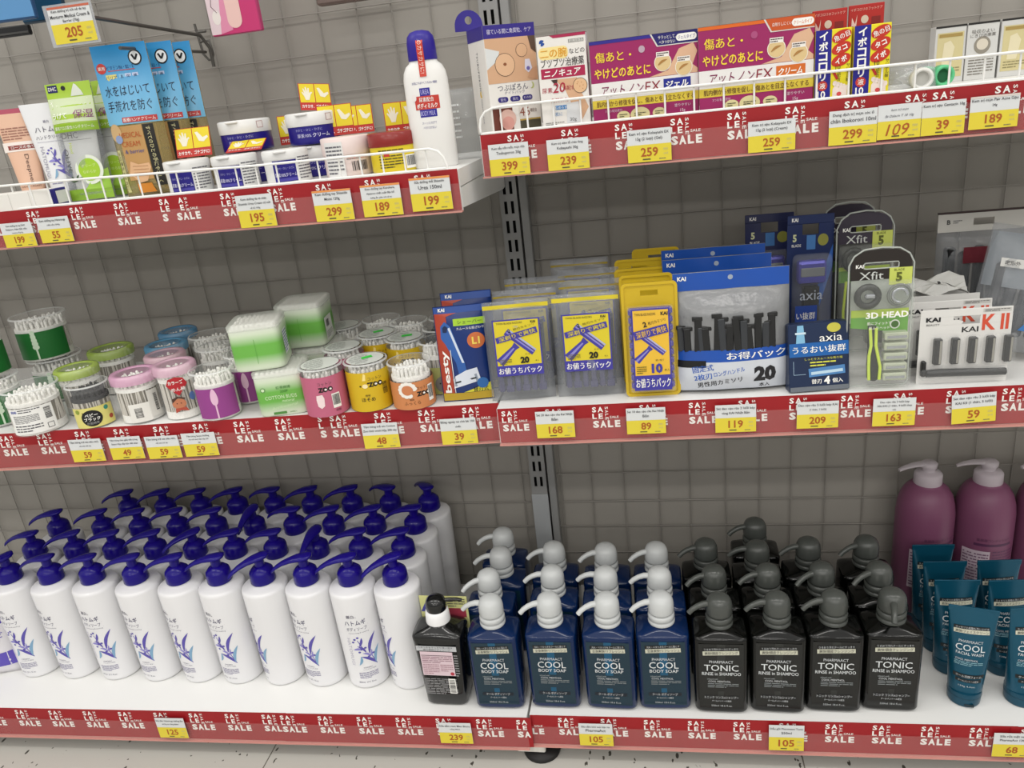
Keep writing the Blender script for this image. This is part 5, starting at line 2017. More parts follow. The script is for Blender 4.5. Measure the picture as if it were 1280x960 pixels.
q.box(-.0625, .0625, -.0022, .0022, .1819, .190, hd)
q.box(-.0627, .0627, -.0024, .0024, .1899, .1925, P('3A2A2A'))
f = front(-.0022)
q.text(f, 'B', -.048, .178, .007, P('4A4A4A'), .0004, bold=.04)
q.fine(f, -.042, .175, -.030, .181, 2, P('6A6A6A'), .0004, random.Random(3))
q.build('header', t, 'white header card with hang slot')
q = MB()
for i in range(5):
    q.box(-.050+.021*i, -.036+.021*i, -.009, .008, .025, .140-.008*(i % 2), RBLK, .003)
q.rect(front(-.0186), -.030, .118, .050, .142, P('6E2430'), .0)
q.build('razors', t, 'dark red and black razors')

# ------------------------------------------------------------------ upper left: hand creams, jars, pouches
ZT = SH['TL'].z
VIOLET = P('2A1C8C', .35)


def flat_tube(name, label, cat, x, y, z, rz, rx, w0, w1, h, body, cap, draw, group=None, capr=.014, ry=0.0):
    """cream tube standing on its cap, crimped flat at the top"""
    t = thing(name, label, cat, (x, y, z), rz, group, rx=rx, ry=ry)
    ch = .020
    D0 = min(w0*.62, .018)

    def hw(v):
        return w0+(w1-w0)*(v-ch)/(h-ch)

    def dep(v):
        return D0*(1-min(1, max(0, (v-ch)/(h-ch)))**1.2)+.001
    q = MB()
    q.loft([oval(hw(v), dep(v), v, 28) for v in [ch+(h-ch)*k/10 for k in range(11)]], body)
    tm = lambda u, v, d: (u, -dep(v)*math.sqrt(max(.03, 1-(u/hw(v))**2))-d, v)
    q.curved = True
    draw(q, tm, h, w1)
    q.build('tube_body', t)
    q = MB()
    q.lathe([(capr-.001, 0), (capr, .0015), (capr+.0008, ch-.001), (capr, ch+.0005)], cap, 24)
    q.build('cap', t)
    return t


def draw_deep(q, m, h, w):
    q.rect(m, -w*.9, h*.60, w*.9, h*.70, P('E9DFD8', .4), .0004, 8, 1)
    q.rect(m, -w*.8, h*.62, w*.85, h*.665, P('8C3A34', .4), .0006, 8, 1)
    q.text(m, 'ローズの香り', w*.1, h*.643, .0046, WPRINT, .0010, w=.032)
    q.fine(m, -w*.8, h*.72, w*.85, h*.86, 5, P('9A6A5A'), .0006, random.Random(3))
    q.text(m, 'Deepner', .004, h*.40, .0072, P('5A4038'), .0008, w=.045, ang=-PI/2)
    q.text(m, 'HAND CREAM', .0, h*.22, .003, P('6A5048'), .0008)


def draw_hato(q, m, h, w):
    q.text(m, '麗白', 0, h*.82, .004, P('6A6680'), .0006)
    q.text(m, 'ハトムギ', .0, h*.745, .0090, P('38344E'), .0006, w=.036)
    q.text(m, 'ハンドクリーム', 0, h*.665, .0056, P('38344E'), .0006, w=.038)
    q.line(m, [(-.019, h*.62), (.019, h*.62)], .0004, P('8A88A0'), .0006)
    q.text(m, 'HATOMUGI', -.014, h*.42, .0056, P('9A98A8'), .0006, w=.046, ang=-PI/2)
    adlay(q, shifted(m, .008, h*.40), .050, .0006)
    q.fine(m, -.012, h*.19, .016, h*.24, 2, P('8A88A0'), .0006, random.Random(4))


PEACH = P('DDB49A', .4)
flat_tube('hand_cream_tube', 'peach hand cream tube with sideways lettering at the far left of the upper shelf', 'tube', -.935, -.262, ZT, .45, -.10, .016, .027, .138, PEACH, P('E4E0DC', .35), draw_deep)
flat_tube('hand_cream_tube', 'pink-topped cream tube behind the peach one, far left of the upper shelf', 'tube', -.985, -.200, ZT, .4, -.08, .016, .026, .148, P('B04A62', .4), P('E4E0DC', .35), lambda q, m, h, w: q.rect(m, -w*.9, h*.6, w*.9, h*.88, P('E9DFD8', .4), .0004, 8, 3))
flat_tube('hand_cream_tube', 'white hand cream tube with violet leaf drawing beside the green pouches', 'tube', -.890, -.252, ZT, .40, -.10, .018, .033, .148, P('DFE0E2', .35), P('E4E4E6', .3), draw_hato)


def green_pouch(label, x, y, rz, rx=-.10):
    t = thing('hand_cream_pouch', label, 'pouch', (x, y, ZT), rz, 'green headed hand cream pouches', rx=rx)
    w, h = .070, .172
    GR = P('A2C43A', .3)
    q = MB()
    mp = pillow(q, w, h, .024, FILM, 10, 16, wav=.0006, seed=int(-x*1000), profile=lambda s: min(1, max(0, s/.1))**.6*(1 if s < .72 else max(.03, (1-(s-.72)/.12))))
    q.build('film_pouch', t)
    q = MB()
    q.curved = True
    q.rect(mp, -w/2+.0005, h*.59, w/2-.0005, h-.0005, GR, .0005, 10, 6)
    q.rect(mp, -w/2+.004, h*.925, -w/2+.019, h*.985, P('1A1E5A', .3), .0009, 3, 1)
    q.text(mp, 'DHC', -w/2+.0115, h*.955, .0052, WPRINT, .0013, w=.012, bold=.01)
    q.disc(mp, -w*.10, h*.955, .0034, .0034, INK, .0009, 14)
    q.poly(mp, [(.002, h*.885), (.022, h*.885), (.019, h*.925), (.013, h*.975), (.010, h*.985), (.006, h*.94)], P('D6DCD0', .3), .0009)
    q.rect(mp, -w/2+.001, h*.665, w/2-.001, h*.875, P('C9D6B0', .3), .0008, 10, 3)
    q.text(mp, 'やわらかホイップ', -.002, h*.835, .0085, P('EDF2E4'), .0013, w=.058, bold=.02)
    q.text(mp, 'うけて', -.017, h*.725, .009, P('EDF2E4'), .0013, w=.024, bold=.02)
    q.text(mp, '保湿', .018, h*.73, .0125, P('8A3A78'), .0013, w=.028)
    q.rect(mp, -w/2+.001, h*.595, w/2-.001, h*.655, P('8CB42A', .3), .0009, 10, 1)
    q.text(mp, '薬用アロエ配合ハンドクリーム', 0, h*.625, .0050, WPRINT, .0013, w=.060)
    q.build('header_print', t, 'lime green printed header')
    q = MB()
    q.curved = True
    q.rect(mp, -w/2+.001, .002, w/2-.001, .018, P('8FB83A', .3), .0006, 10, 1)
    q.poly(mp, [(-.002, .016), (.034, .016), (.034, .046), (.022, .040), (.008, .028)], P('9CC84A', .3), .0006)
    q.build('foot_print', t, 'lime green printed foot')
    q = MB()
    q.loft([oval(.022+.006*k/8, .0095*(1-(k/8)**1.4)+.0012, .016+.094*k/8, 24) for k in range(9)], P('E2E3E0', .35))
    fm = front(-.0125)
    q.text(fm, 'DHC', -.008, .096, .0085, P('5A5A58'), 0, w=.024)
    q.line(fm, [(-.024, .089), (.024, .089)], .0005, P('5A5A58'), 0)
    q.text(fm, 'OLIVE', -.019, .060, .0062, P('4A4A48'), 0, w=.034, ang=-PI/2)
    q.text(fm, 'Hand', -.010, .078, .005, P('B4C83A'), 0, ang=-PI/2)
    q.disc(fm, .010, .045, .0215, .0215, P('DDE3D6', .3), 0.0002, 28)
    q.disc(fm, .010, .045, .0165, .0165, P('9CC42E', .35), .0005, 28)
    q.text(fm, 'オリーブ', .010, .051, .0045, P('D9E8A0'), .0008, w=.022)
    q.text(fm, 'なめらか', .010, .042, .0045, P('D9E8A0'), .0008, w=.020)
    for a in (.5, 1.2, 2.2, 2.9):
        leaf(q, fm, -.012, .030, -.012+.012*math.cos(a), .030+.010*math.sin(a), .003, P('2E4A24'), .1, .0008)
    q.build('cream_tube', t, 'white olive cream tube')
    return t


green_pouch('lime green headed hand cream pouch, front one beside the white tube', -.842, -.254, .15)
green_pouch('lime green headed hand cream pouch, second from the left', -.822, -.222, .15)
green_pouch('lime green headed hand cream pouch, third, against the blue ones', -.810, -.190, .15)


def blue_pouch(label, x, y, rz, rx=-.02):
    t = thing('hand_cream_pouch', label, 'pouch', (x, y, ZT), rz, 'blue headed hand cream pouches', rx=rx)
    w, h = .082, .212
    q = MB()
    BLU = ramp_mat('blue_header', [(0, '6FB0D2'), (.45, '5FA8D4'), (1, '1F86C4')], rough=.3)
    GOLD = M('gold_film', 'A8965E', .2, alpha=.55, spec=.9, bump=.3, nscale=60)
    mp = pillow(q, w, h, .026, GOLD, 10, 18, wav=.0005, seed=int(-x*1000), profile=lambda s: min(1, max(0, s/.1))**.6*(1 if s < .50 else max(.05, 1-(s-.50)/.30)))
    q.build('film_pouch', t)
    q = MB()
    q.curved = True
    q.rect(mp, -w/2+.0002, h*.485, w/2-.0002, h*.999, BLU, .0008, 12, 8)
    q.disc(mp, .022, h*.905, .0098, .0105, P('14181C', .3), .0010, 22)
    q.disc(mp, .022, h*.905, .0078, .0085, P('E4E8EA', .3), .0013, 22)
    q.line(mp, [(.018, h*.925), (.022, h*.89), (.026, h*.925)], .0028, P('14181C'), .0016)
    q.disc(mp, -.031, h*.855, .0072, .0072, P('C03A30', .3), .0012, 18)
    q.text(mp, '薬用', -.031, h*.855, .005, WPRINT, .0016)
    q.text(mp, 'ビタミンB6・B2・E', -.003, h*.855, .0058, P('1A3E7A'), .0012, w=.040)
    q.line(mp, [(-.022, h*.835), (.018, h*.835)], .001, P('C03A30'), .0012)
    for i, (s_, cl) in enumerate((('バリア', 'D9D07A'), ('&', '7FB8DA'), ('保', 'B9C6E4'), ('護', 'B9C6E4'))):
        u = (-.019, -.003, .006, .0165)[i]
        q.rect(mp, u-(.008 if i == 0 else .0045), h*.775, u+(.008 if i == 0 else .0045), h*.812, P(cl, .3), .0010, 2, 1)
        q.text(mp, s_, u, h*.793, .005, P('28406A'), .0014)
    q.text(mp, '水をはじいて', 0, h*.705, .0150, P('16243A'), .0012, w=.066)
    q.text(mp, '手荒れを防ぐ', 0, h*.605, .0150, P('16243A'), .0012, w=.066)
    q.rect(mp, -.014, h*.495, .036, h*.53, P('B02A2A', .3), .0012, 6, 1)
    q.text(mp, '医療ハンドクリーム', .011, h*.512, .0052, WPRINT, .0016, w=.046)
    q.build('header_print', t, 'blue printed header')
    q = MB()
    q.curved = True
    q.disc(mp, -.030, h*.435, .0095, .0125, P('C9A878', .3), .0012, 20)
    q.disc(mp, -.027, h*.39, .006, .006, P('8A9AC0', .3), .0016, 16)
    q.rect(mp, .013, h*.06, .028, h*.475, P('1C1A16', .4), .0008, 2, 10)
    q.text(mp, 'すべてのひとの手にやさしく', .0205, h*.27, .0065, P('D9D2A0'), .0014, w=h*.38, ang=-PI/2)
    q.rect(mp, -.037, h*.03, -.031, h*.32, P('C9C58A', .4), .0008, 2, 8)
    q.text(mp, '水仕事をする方に', -.034, h*.18, .0042, P('2A2A1A'), .0014, w=h*.26, ang=-PI/2)
    q.build('side_print', t, 'dark side strip with pale lettering')
    q = MB()
    q.curved = True
    q.loft([oval(.024+.004*k/8, .010*(1-(k/8)**1.4)+.0012, .016+.085*k/8, 24) for k in range(9)], P('C49A5A', .35))
    q.rect(mp, -.026, h*.11, .012, h*.475, P('B9905A', .35), .0006, 8, 8)
    q.text(mp, 'MEDICAL', -.008, h*.415, .0075, P('B4562A'), .0012, w=.034)
    q.text(mp, 'CREAM', -.010, h*.355, .0075, P('B4562A'), .0012, w=.028)
    q.text(mp, '& barrier', -.007, h*.305, .0055, P('3A4A8A'), .0012, w=.030)
    q.poly(mp, [(-.024, h*.16), (-.018, h*.24), (-.006, h*.215), (.010, h*.22), (.012, h*.19), (.002, h*.10), (-.010, h*.09)], P('D9AE86', .35), .0012)
    for k in range(4):
        q.line(mp, [(-.016, h*(.205-.022*k)), (.008, h*(.20-.022*k))], .0007, P('A87A52'), .0016)
    q.poly(mp, [(-.018, h*.02), (.008, h*.02), (.006, h*.085), (-.016, h*.085)], P('D98A2A', .35), .0012)
    q.build('cream_tube', t, 'tan medical cream tube')
    return t


blue_pouch('blue headed medical cream pouch, front one on the left', -.742, -.248, .15)
blue_pouch('blue headed medical cream pouch, middle of the three', -.722, -.213, .15)
blue_pouch('blue headed medical cream pouch, right one of the three', -.712, -.179, .15)

# white carton lying behind the fence at the far left
q = MB()
q.box(-.055, .045, -.016, .016, 0, .026, P('E4E2DC', .5), .001)
q.box(.0452, .0535, -.0155, .0155, .0005, .0255, P('1E1A6E', .4), .001)
for u in (-.02, .012):
    q.rect(front(-.016), u, 0.001, u+.0006, .025, P('C4C2BC'), .0002)
q.rect(rside(.0537), -.014, .004, .014, .022, P('DADAD8'), .0002)
solo(q, 'cream_carton', 'white carton with violet end lying behind the fence at the far left', 'carton', (-.925, -.288, ZT), .10)

# cream jars
JW = P('E2E2E0', .3)
JB = P('241C7E', .3)


def jar_meshes(kind):
    out = {}
    r = .0385 if kind == 'big' else (.0320 if kind == 'small' else .0345)
    h = .046 if kind != 'big' else .045
    body = {'big': JB, 'small': P('E6E6E4', .3), 'pink': P('E0CFCB', .3), 'yellow': P('DCC52A', .3)}[kind]
    lid = {'big': JW, 'small': JW, 'pink': P('E3D2CE', .35), 'yellow': P('8A2A26', .25)}[kind]
    lh = {'big': .019, 'small': .013, 'pink': .024, 'yellow': .019}[kind]
    if kind in ('pink', 'yellow'):
        h = .054
    q = MB()
    q.lathe([(r-.003, 0), (r-.0012, .001), (r-.0008, .004), (r-.0008, h-lh)], body, 36)
    m = cyl(r-.0008, 0, 0)
    if kind == 'big':
        q.text(m, '尿素10%', -.012, .013, .0055, P('C9C9E4'), .0003, bold=.02)
        q.text(m, 'クリーム', .014, .013, .0060, P('DADAF0'), .0003, bold=.02)
        q.text(m, 'かかと・ひじ・ひざに', -.004, .021, .0038, P('B0B0D8'), .0003)
    elif kind == 'small':
        q.rect(m, -.024, .003, .010, h-lh-.001, JB, .0003, 8, 1)
        q.text(m, '尿素10%クリーム', -.007, .0125, .0055, P('DADAF0'), .0006, w=.031, bold=.02)
        q.text(m, 'かかと・ひじ・ひざに', -.007, .0215, .0034, P('B0B0D8'), .0006, w=.026)
        q.rect(m, -.022, .004, .009, .008, P('4A44A0'), .0006, 6, 1)
    elif kind == 'yellow':
        q.rect(m, -.012, .022, -.004, .029, P('C0392B'), .0003, 2, 1)
        q.fine(m, -.020, .006, .016, .032, 7, P('5A5420'), .0004, random.Random(3))
        q.barcode(m, .018, .004, .036, .022, .0006)
    else:
        q.barcode(m, .004, .004, .032, .022, .0004, plate=False)
        q.rect(m, .0, .024, .034, .0255, P('C97A70'), .0004, 6, 1)
        q.fine(m, .0, .0225, .030, .029, 2, P('8A8A84'), .0005, random.Random(3))
    out['body'] = q.mesh('jar_body')
    q = MB()
    q.lathe([(r, h-lh), (r+.0004, h-lh+.001), (r+.0004, h-.002), (r-.001, h-.0005), (r-.004, h)], lid, 36)
    if kind in ('big', 'small'):
        q.box(-.020, -.002, -r-.003, -r+.006, h-.004, h-.0012, JW, .0008)
    out['lid'] = q.mesh('lid')
    q = MB()
    if kind in ('small', 'pink'):
        m2 = cyl(r+.0006, .75 if kind == 'small' else -.55, 0)
        q.rect(m2, -.014, .001, .016, h-.006, P('E0E0DE', .5), 0, 8, 1)
        q.fine(m2, -.012, .004, .014, h-.010, 8, P('6A6A70'), .0003, random.Random(6))
    elif kind == 'big':
        m2 = cyl(r+.0006, .75, 0)
        q.rect(m2, -.004, h-.013, .006, h-.004, P('E8E2E0', .5), 0, 3, 1)
        q.line(m2, [(-.004, h-.013), (.006, h-.013), (.006, h-.004), (-.004, h-.004), (-.004, h-.013)], .0008, P('B08A8A'), .0003)
    if q.v:
        out['sticker'] = q.mesh('sticker')
    return out


JARS = {k: jar_meshes(k) for k in ('big', 'small', 'pink', 'yellow')}


def jar(kind, label, x, y, z, rz):
    t = thing('cream_jar', label, 'jar', (x, y, z), rz, {'big': 'blue and white cream jars', 'small': 'blue and white cream jars', 'pink': 'cream jars', 'yellow': 'cream jars'}[kind])
    for nm, nice in (('body', 'jar_body'), ('lid', 'lid'), ('sticker', 'paper_sticker')):
        if nm in JARS[kind]:
            o = bpy.data.objects.new(nice, JARS[kind][nm])
            COL.objects.link(o)
            o.parent = t
    return t


jar('small', 'small white cream jar with blue label, left of three at the fence', -.663, -.272, ZT, .35)
jar('small', 'small white cream jar with blue label, middle of three at the fence', -.587, -.272, ZT, .35)
jar('small', 'small white cream jar with blue label, right of three at the fence', -.508, -.272, ZT, .55)
jar('big', 'lower blue cream jar, left of the two carrying the upper jars', -.606, -.187, ZT, .4)
jar('big', 'lower blue cream jar, right of the two carrying the upper jars', -.500, -.187, ZT, .4)
jar('big', 'blue cream jar with white lid, left of the two on top', -.603, -.189, ZT+.0465, .30)
jar('big', 'blue cream jar with white lid, right of the two on top', -.493, -.189, ZT+.0465, .30)
jar('pink', 'pale pink lidded cream jar with white paper sticker', -.420, -.258, ZT, .3)
jar('yellow', 'yellow cream jar with dark red lid beside the milk bottle', -.349, -.262, ZT, .2)


def pop_card(label, x, y, z, rz, rx, ry=0.0, s=1.0):
    q = MB()
    rd = P('B8281E', .4)
    w, h = .026*s, .030*s
    q.box(-w, w, -.0004, .0004, 0, h*1.45, rd)
    f = front(-.0004)
    q.rect(f, -w+.001, h*.42, -.0006, h*1.42, P('E2CC1E', .4), .0002)
    q.rect(f, .0006, h*.42, w-.001, h*1.42, P('E2CC1E', .4), .0002)
    hand = [(-.016, .55), (-.010, .55), (-.007, .85), (-.004, .95), (-.006, 1.0), (-.009, .92), (-.009, 1.2), (-.011, 1.2), (-.012, .98), (-.0135, 1.25), (-.0155, 1.25), (-.0150, .98), (-.018, 1.18), (-.0195, 1.15), (-.0175, .9), (-.0205, 1.0), (-.0215, .95), (-.018, .75)]
    q.poly(f, [(a*s, b*h) for a, b in hand], P('E9E4D0'), .0005)
    q.poly(f, [(.004*s, 1.2*h), (.009*s, .75*h), (.016*s, .70*h), (.023*s, .9*h), (.022*s, 1.0*h), (.015*s, .92*h), (.008*s, 1.22*h)], P('E9E4D0'), .0005)
    q.text(f, 'カサカサ、ゴチゴチに!', 0, h*.21, h*.20, WPRINT, .0004, w=w*1.8, bold=.02)
    return solo(q, 'promo_card', label, 'card', (x, y, z), rz, 'yellow and red promotional cards', rx=rx, ry=ry)


pop_card('yellow and red hand card leaning before the left blue jar, largest in front', -.670, -.233, ZT+.0475, .25, -.35)
pop_card('yellow and red card lying flat before the left upper jar', -.575, -.262, ZT+.0485, .2, -1.25)
pop_card('yellow and red hand card half hidden left of the left upper jar', -.640, -.145, ZT+.0475, .3, -.1)
pop_card('yellow and red hand card between the two upper blue jars', -.545, -.140, ZT+.0475, .2, -.1)
pop_card('yellow and red card standing on top of the right upper jar', -.486, -.180, ZT+.0930, .6, -.25, .1, .9)
pop_card('yellow and red card right of the upper jars, nearer one', -.452, -.200, ZT+.0545, .15, -.10)
pop_card('yellow and red card right of the upper jars, farther one', -.420, -.195, ZT+.0545, .1, -.10, 0, .9)
pop_card('yellow and red hand card behind the milk bottle', -.345, -.215, ZT+.048, .1, -.05)

# tall white milk bottle with violet cap
t = thing('body_milk_bottle', 'tall white milk bottle with violet cap and red label beside the yellow jar', 'bottle', (-.290, -.262, ZT), .12)
q = MB()
WB = M('milk_white', 'E8E7E4', .3)
q.loft([oval(.0285, .016, 0, 36, 2.4), oval(.0305, .018, .002, 36, 2.4), oval(.0308, .018, .06, 36, 2.4), oval(.0300, .0178, .115, 36, 2.4), oval(.0285, .0170, .124, 36, 2.3), oval(.0245, .016, .132, 36, 2.2), oval(.0195, .0150, .136, 36, 2.0), oval(.0185, .0145, .139, 36, 2)], WB)
q.curved = True


def milk(u, v, d):
    c = max(-.98, min(.98, u/.0304))
    return (u, -.0178*(1-abs(c)**2.4)**(1/2.4)-d, v)


q.text(milk, 'お肌にすばやくうるおい補給', 0, .1105, .0034, P('2A2A80'), .0004, w=.034)
q.rect(milk, -.008, .094, .006, .104, P('2A2490'), .0004, 4, 1)
q.text(milk, 'UREA', -.001, .099, .0062, P('B9B6E8'), .0009, w=.011)
q.rect(milk, -.016, .077, .017, .094, P('C0392E'), .0006, 8, 1)
q.text(milk, '尿素配合', 0, .0895, .0058, WPRINT, .0011, w=.020, bold=.02)
q.text(milk, 'ボディミルク', .0, .0815, .0066, WPRINT, .0011, w=.028, bold=.02)
q.disc(milk, -.0165, .0925, .0032, .0046, P('E9E2E0'), .0011, 16)
q.rect(milk, -.011, .067, .012, .0768, P('2A2490'), .0004, 4, 1)
q.text(milk, 'BODY MILK', .0, .072, .0060, P('B9B6E8'), .0009, w=.020)
q.text(milk, 'スーッとのびて', 0, .0595, .0036, P('3A3A80'), .0004, w=.020)
q.text(milk, 'ベタつかない', 0, .0535, .0036, P('3A3A80'), .0004, w=.018)
q.build('bottle_body', t)
q = MB()
q.loft([oval(.0190, .0165, .1385, 32), oval(.0196, .0168, .140, 32), oval(.0190, .0162, .160, 32), oval(.0175, .015, .168, 32), oval(.013, .011, .1735, 32), oval(.006, .005, .1755, 32)], VIOLET)
q.build('cap', t, 'violet rounded cap')
q = MB()
for k in range(8):
    z0, z1 = .118+.055*k/8, .118+.055*(k+1)/8
    yy = lambda z: -(.0186 if z < .124 else .0178-(z-.124)*.05 if z < .139 else .0178 if z < .16 else .0178-(z-.16)*.75)
    q.add([(-.0045, yy(z0), z0), (.0045, yy(z0), z0), (.0045, yy(z1), z1), (-.0045, yy(z1), z1)], [[0, 1, 2, 3]], P('C8402E', .4))
q.text(lambda u, v, d: (u, yy(v)-d-.0003, v), '肌のカサカサに!', 0, .146, .0062, P('F0DCD4'), .0003, w=.048, ang=-PI/2)
q.build('seal_strip', t, 'red paper seal strip')

# things hanging from the wire grid at the top left
t = thing('peg_hook', 'grey wire peg hook on the grid with price tag 205', 'hook', (-.735, -.004, 1.195), 0)
q = MB()
HK = M('hook_steel', '5E5C58', .35, metal=.5)
a_, b_ = AY(112, 21, -.30), AY(250, 44, -.02)
o_ = Vector((-.735, -.004, 1.195))
q.tube([a_-o_, (a_*.5+b_*.5)-o_, b_-o_, (b_-o_)+Vector((.006, .012, -.02)), (b_-o_)+Vector((.006, .012, -.05))], .0028, HK, 8)
q.build('upper_arm', t)
q = MB()
c_ = AY(150, 60, -.28)
d_ = AY(257, 65, -.012)
q.tube([c_-o_, d_-o_], .0025, HK, 8)
q.build('lower_arm', t)
q = MB()
r0 = AY(243, 30, -.004)-o_
r1 = AY(268, 74, -.004)-o_
q.tube([(r0.x, 0, r0.z), (r0.x+.004, 0, r1.z+.01), (r0.x+.012, 0, r1.z), (r1.x-.004, 0, r1.z), (r1.x, 0, r1.z+.008), (r1.x-.002, 0, r1.z+.030), (r0.x+.004, 0, r1.z+.030)], .0022, HK, 8)
q.tube([(r0.x, 0, r1.z+.045), (r1.x-.004, 0, r1.z+.045)], .002, HK, 8)
q.build('hook_plate', t)
q = tag_mesh(.062, .046, '205', ['Kem dưỡng trị nứt nẻ da tay', 'Menturm Medical Cream &', 'Barrier (70g)'], edge='C0634A')
q.box(-.037, .034, -.0001, .0012, -.003, .049, M('tag_holder', 'C9CCD0', .15, alpha=.45))
o = solo(q, 'price_tag', 'price tag reading 205, hanging on the peg hook at top left', 'price tag', AY(97, 53, -.305), .06)


def hanging_pack(name, label, px, py, y, w, h, draw, rz=0.0, t_=.010, ry=0.0, base='1C4A78'):
    t = thing(name, label, 'hanging pack', AY(px, py, y), rz, ry=ry)
    q = MB()
    q.box(-w/2, w/2, 0, t_, 0, h, P(base, .3), .002)
    draw(q, front(0), w, h)
    q.build('pack', t)
    q = MB()
    q.tube([(0, t_/2, h), (0, t_/2, h+.012), (0, -y-.02, h+.018), (0, -y+.012, h+.018)], .0015, HK, 6)
    q.build('hanger_wire', t)
    return t


def d_blue(q, f, w, h):
    q.rect(f, -w/2+.001, h*.02, w/2-.001, h*.22, P('5A8FC0', .3), .0003)
    q.rect(f, -w/2+.001, h*.20, w/2-.001, h*.98, P('5C96C8', .3), .0002)
    q.text(f, '30枚', -w*.18, h*.30, .011, P('C4DCF0'), .0005, bold=.02)
    q.text(f, '(15組)', w*.20, h*.29, .007, P('A4C8E4'), .0005)


hanging_pack('mask_pack', 'bright blue pack hanging in the top left corner', 2, 28, -.22, .11, .15, d_blue, .1)
hanging_pack('mask_pack', 'dark teal pack hanging behind the bright blue one, top left', 56, 27, -.14, .075, .15, lambda q, f, w, h: q.rect(f, -w/2+.001, h*.02, w/2-.001, h*.98, P('1F4F70', .3), .0003), .05, base='16384E')
q = MB()
q.box(-.05, .032, -.004, .004, 0, .016, P('17181A', .4), .002)
q.box(-.05, .030, -.006, -.004, .003, .006, P('4A4A48', .4))
solo(q, 'shelf_clip', 'black bar below the bright blue pack at top left', 'clip', AY(18, 46, -.10), .1)


def d_pink(q, f, w, h):
    q.rect(f, -w/2+.001, .001, w/2-.001, h*.98, P('C0356E', .3), .0002)
    q.poly(f, [(-w/2+.001, .002), (-w*.30, .002), (-w*.18, h*.30), (-w*.30, h*.6), (-w/2+.001, h*.98)], P('DCC8CE', .3), .0004)
    q.poly(f, [(-w*.30, .002), (-.004, .006), (-w*.06, h*.30), (-w*.16, h*.5)], P('D88AA8', .3), .0005)
    m = rrect(-.010, .008, .014, h*.95, .0115)
    q.poly(f, m, P('E4BEB8', .3), .0007)
    q.disc(f, -w*.33, h*.16, .007, .010, P('E4DCD8', .3), .0006, 18)
    q.line(f, [(-w*.42, h*.45), (-w*.36, h*.36), (-w*.40, h*.26), (-w*.30, h*.20)], .0009, P('6A4A58'), .0008)
    for k in range(5):
        q.rect(f, w*.30, h*(.35+.1*k), w*.34, h*(.41+.1*k), P('E9D4DC', .3), .0006)


hanging_pack('insole_pack', 'pink and magenta pack hanging from above the cream jars', 296, 42, -.12, .084, .16, d_pink, -.02, .012, base='B83A70')
q = MB()
q.box(-.05, .06, -.01, .01, 0, .03, P('6A5A54', .5), .003)
q.tube([(0, 0, .03), (0, 0, .06), (0, .055, .062)], .0015, HK, 6)
solo(q, 'hanging_pack', 'brown pack whose lower edge shows at the top, left of the upright', 'hanging pack', AY(436, 3, -.06))

# clear bag standing at the right end of the upper left shelf
q = MB()
mp = pillow(q, .060, .100, .022, M('clear_wrap', 'B9BEC0', .12, alpha=.32, spec=1.0, bump=.7, nscale=60), 8, 12, wav=.002, seed=5)
for k in range(6):
    q.fine(mp, -.020, .030+.009*k, .010, .036+.009*k, 1, P('D9DCDC', .2), .0006, random.Random(k))
solo(q, 'clear_bag', 'empty looking clear plastic bag at the end of the upper left shelf', 'bag', (-.268, -.165, ZT), .1)

# ------------------------------------------------------------------ upper right: ointment boxes
ZU = SH['TR'].z
MAG = P('98205E', .35)
CREAMW = P('E6E3DE', .4)
SKIN = P('D2A886', .4)
GOLDT = P('EFD23A', .4)


def carton(name, label, x, y, rz, w, d_, h, mat, draw, group=None, z=None, extra=None):
    t = thing(name, label, 'box', (x, y, ZU if z is None else z), rz, group)
    q = MB()
    q.box(-w/2, w/2, 0, d_, 0, h, mat, .0006)
    draw(q, front(0), w, h, d_)
    q.build('carton', t)
    if extra:
        extra(t, w, h, d_)
    return t


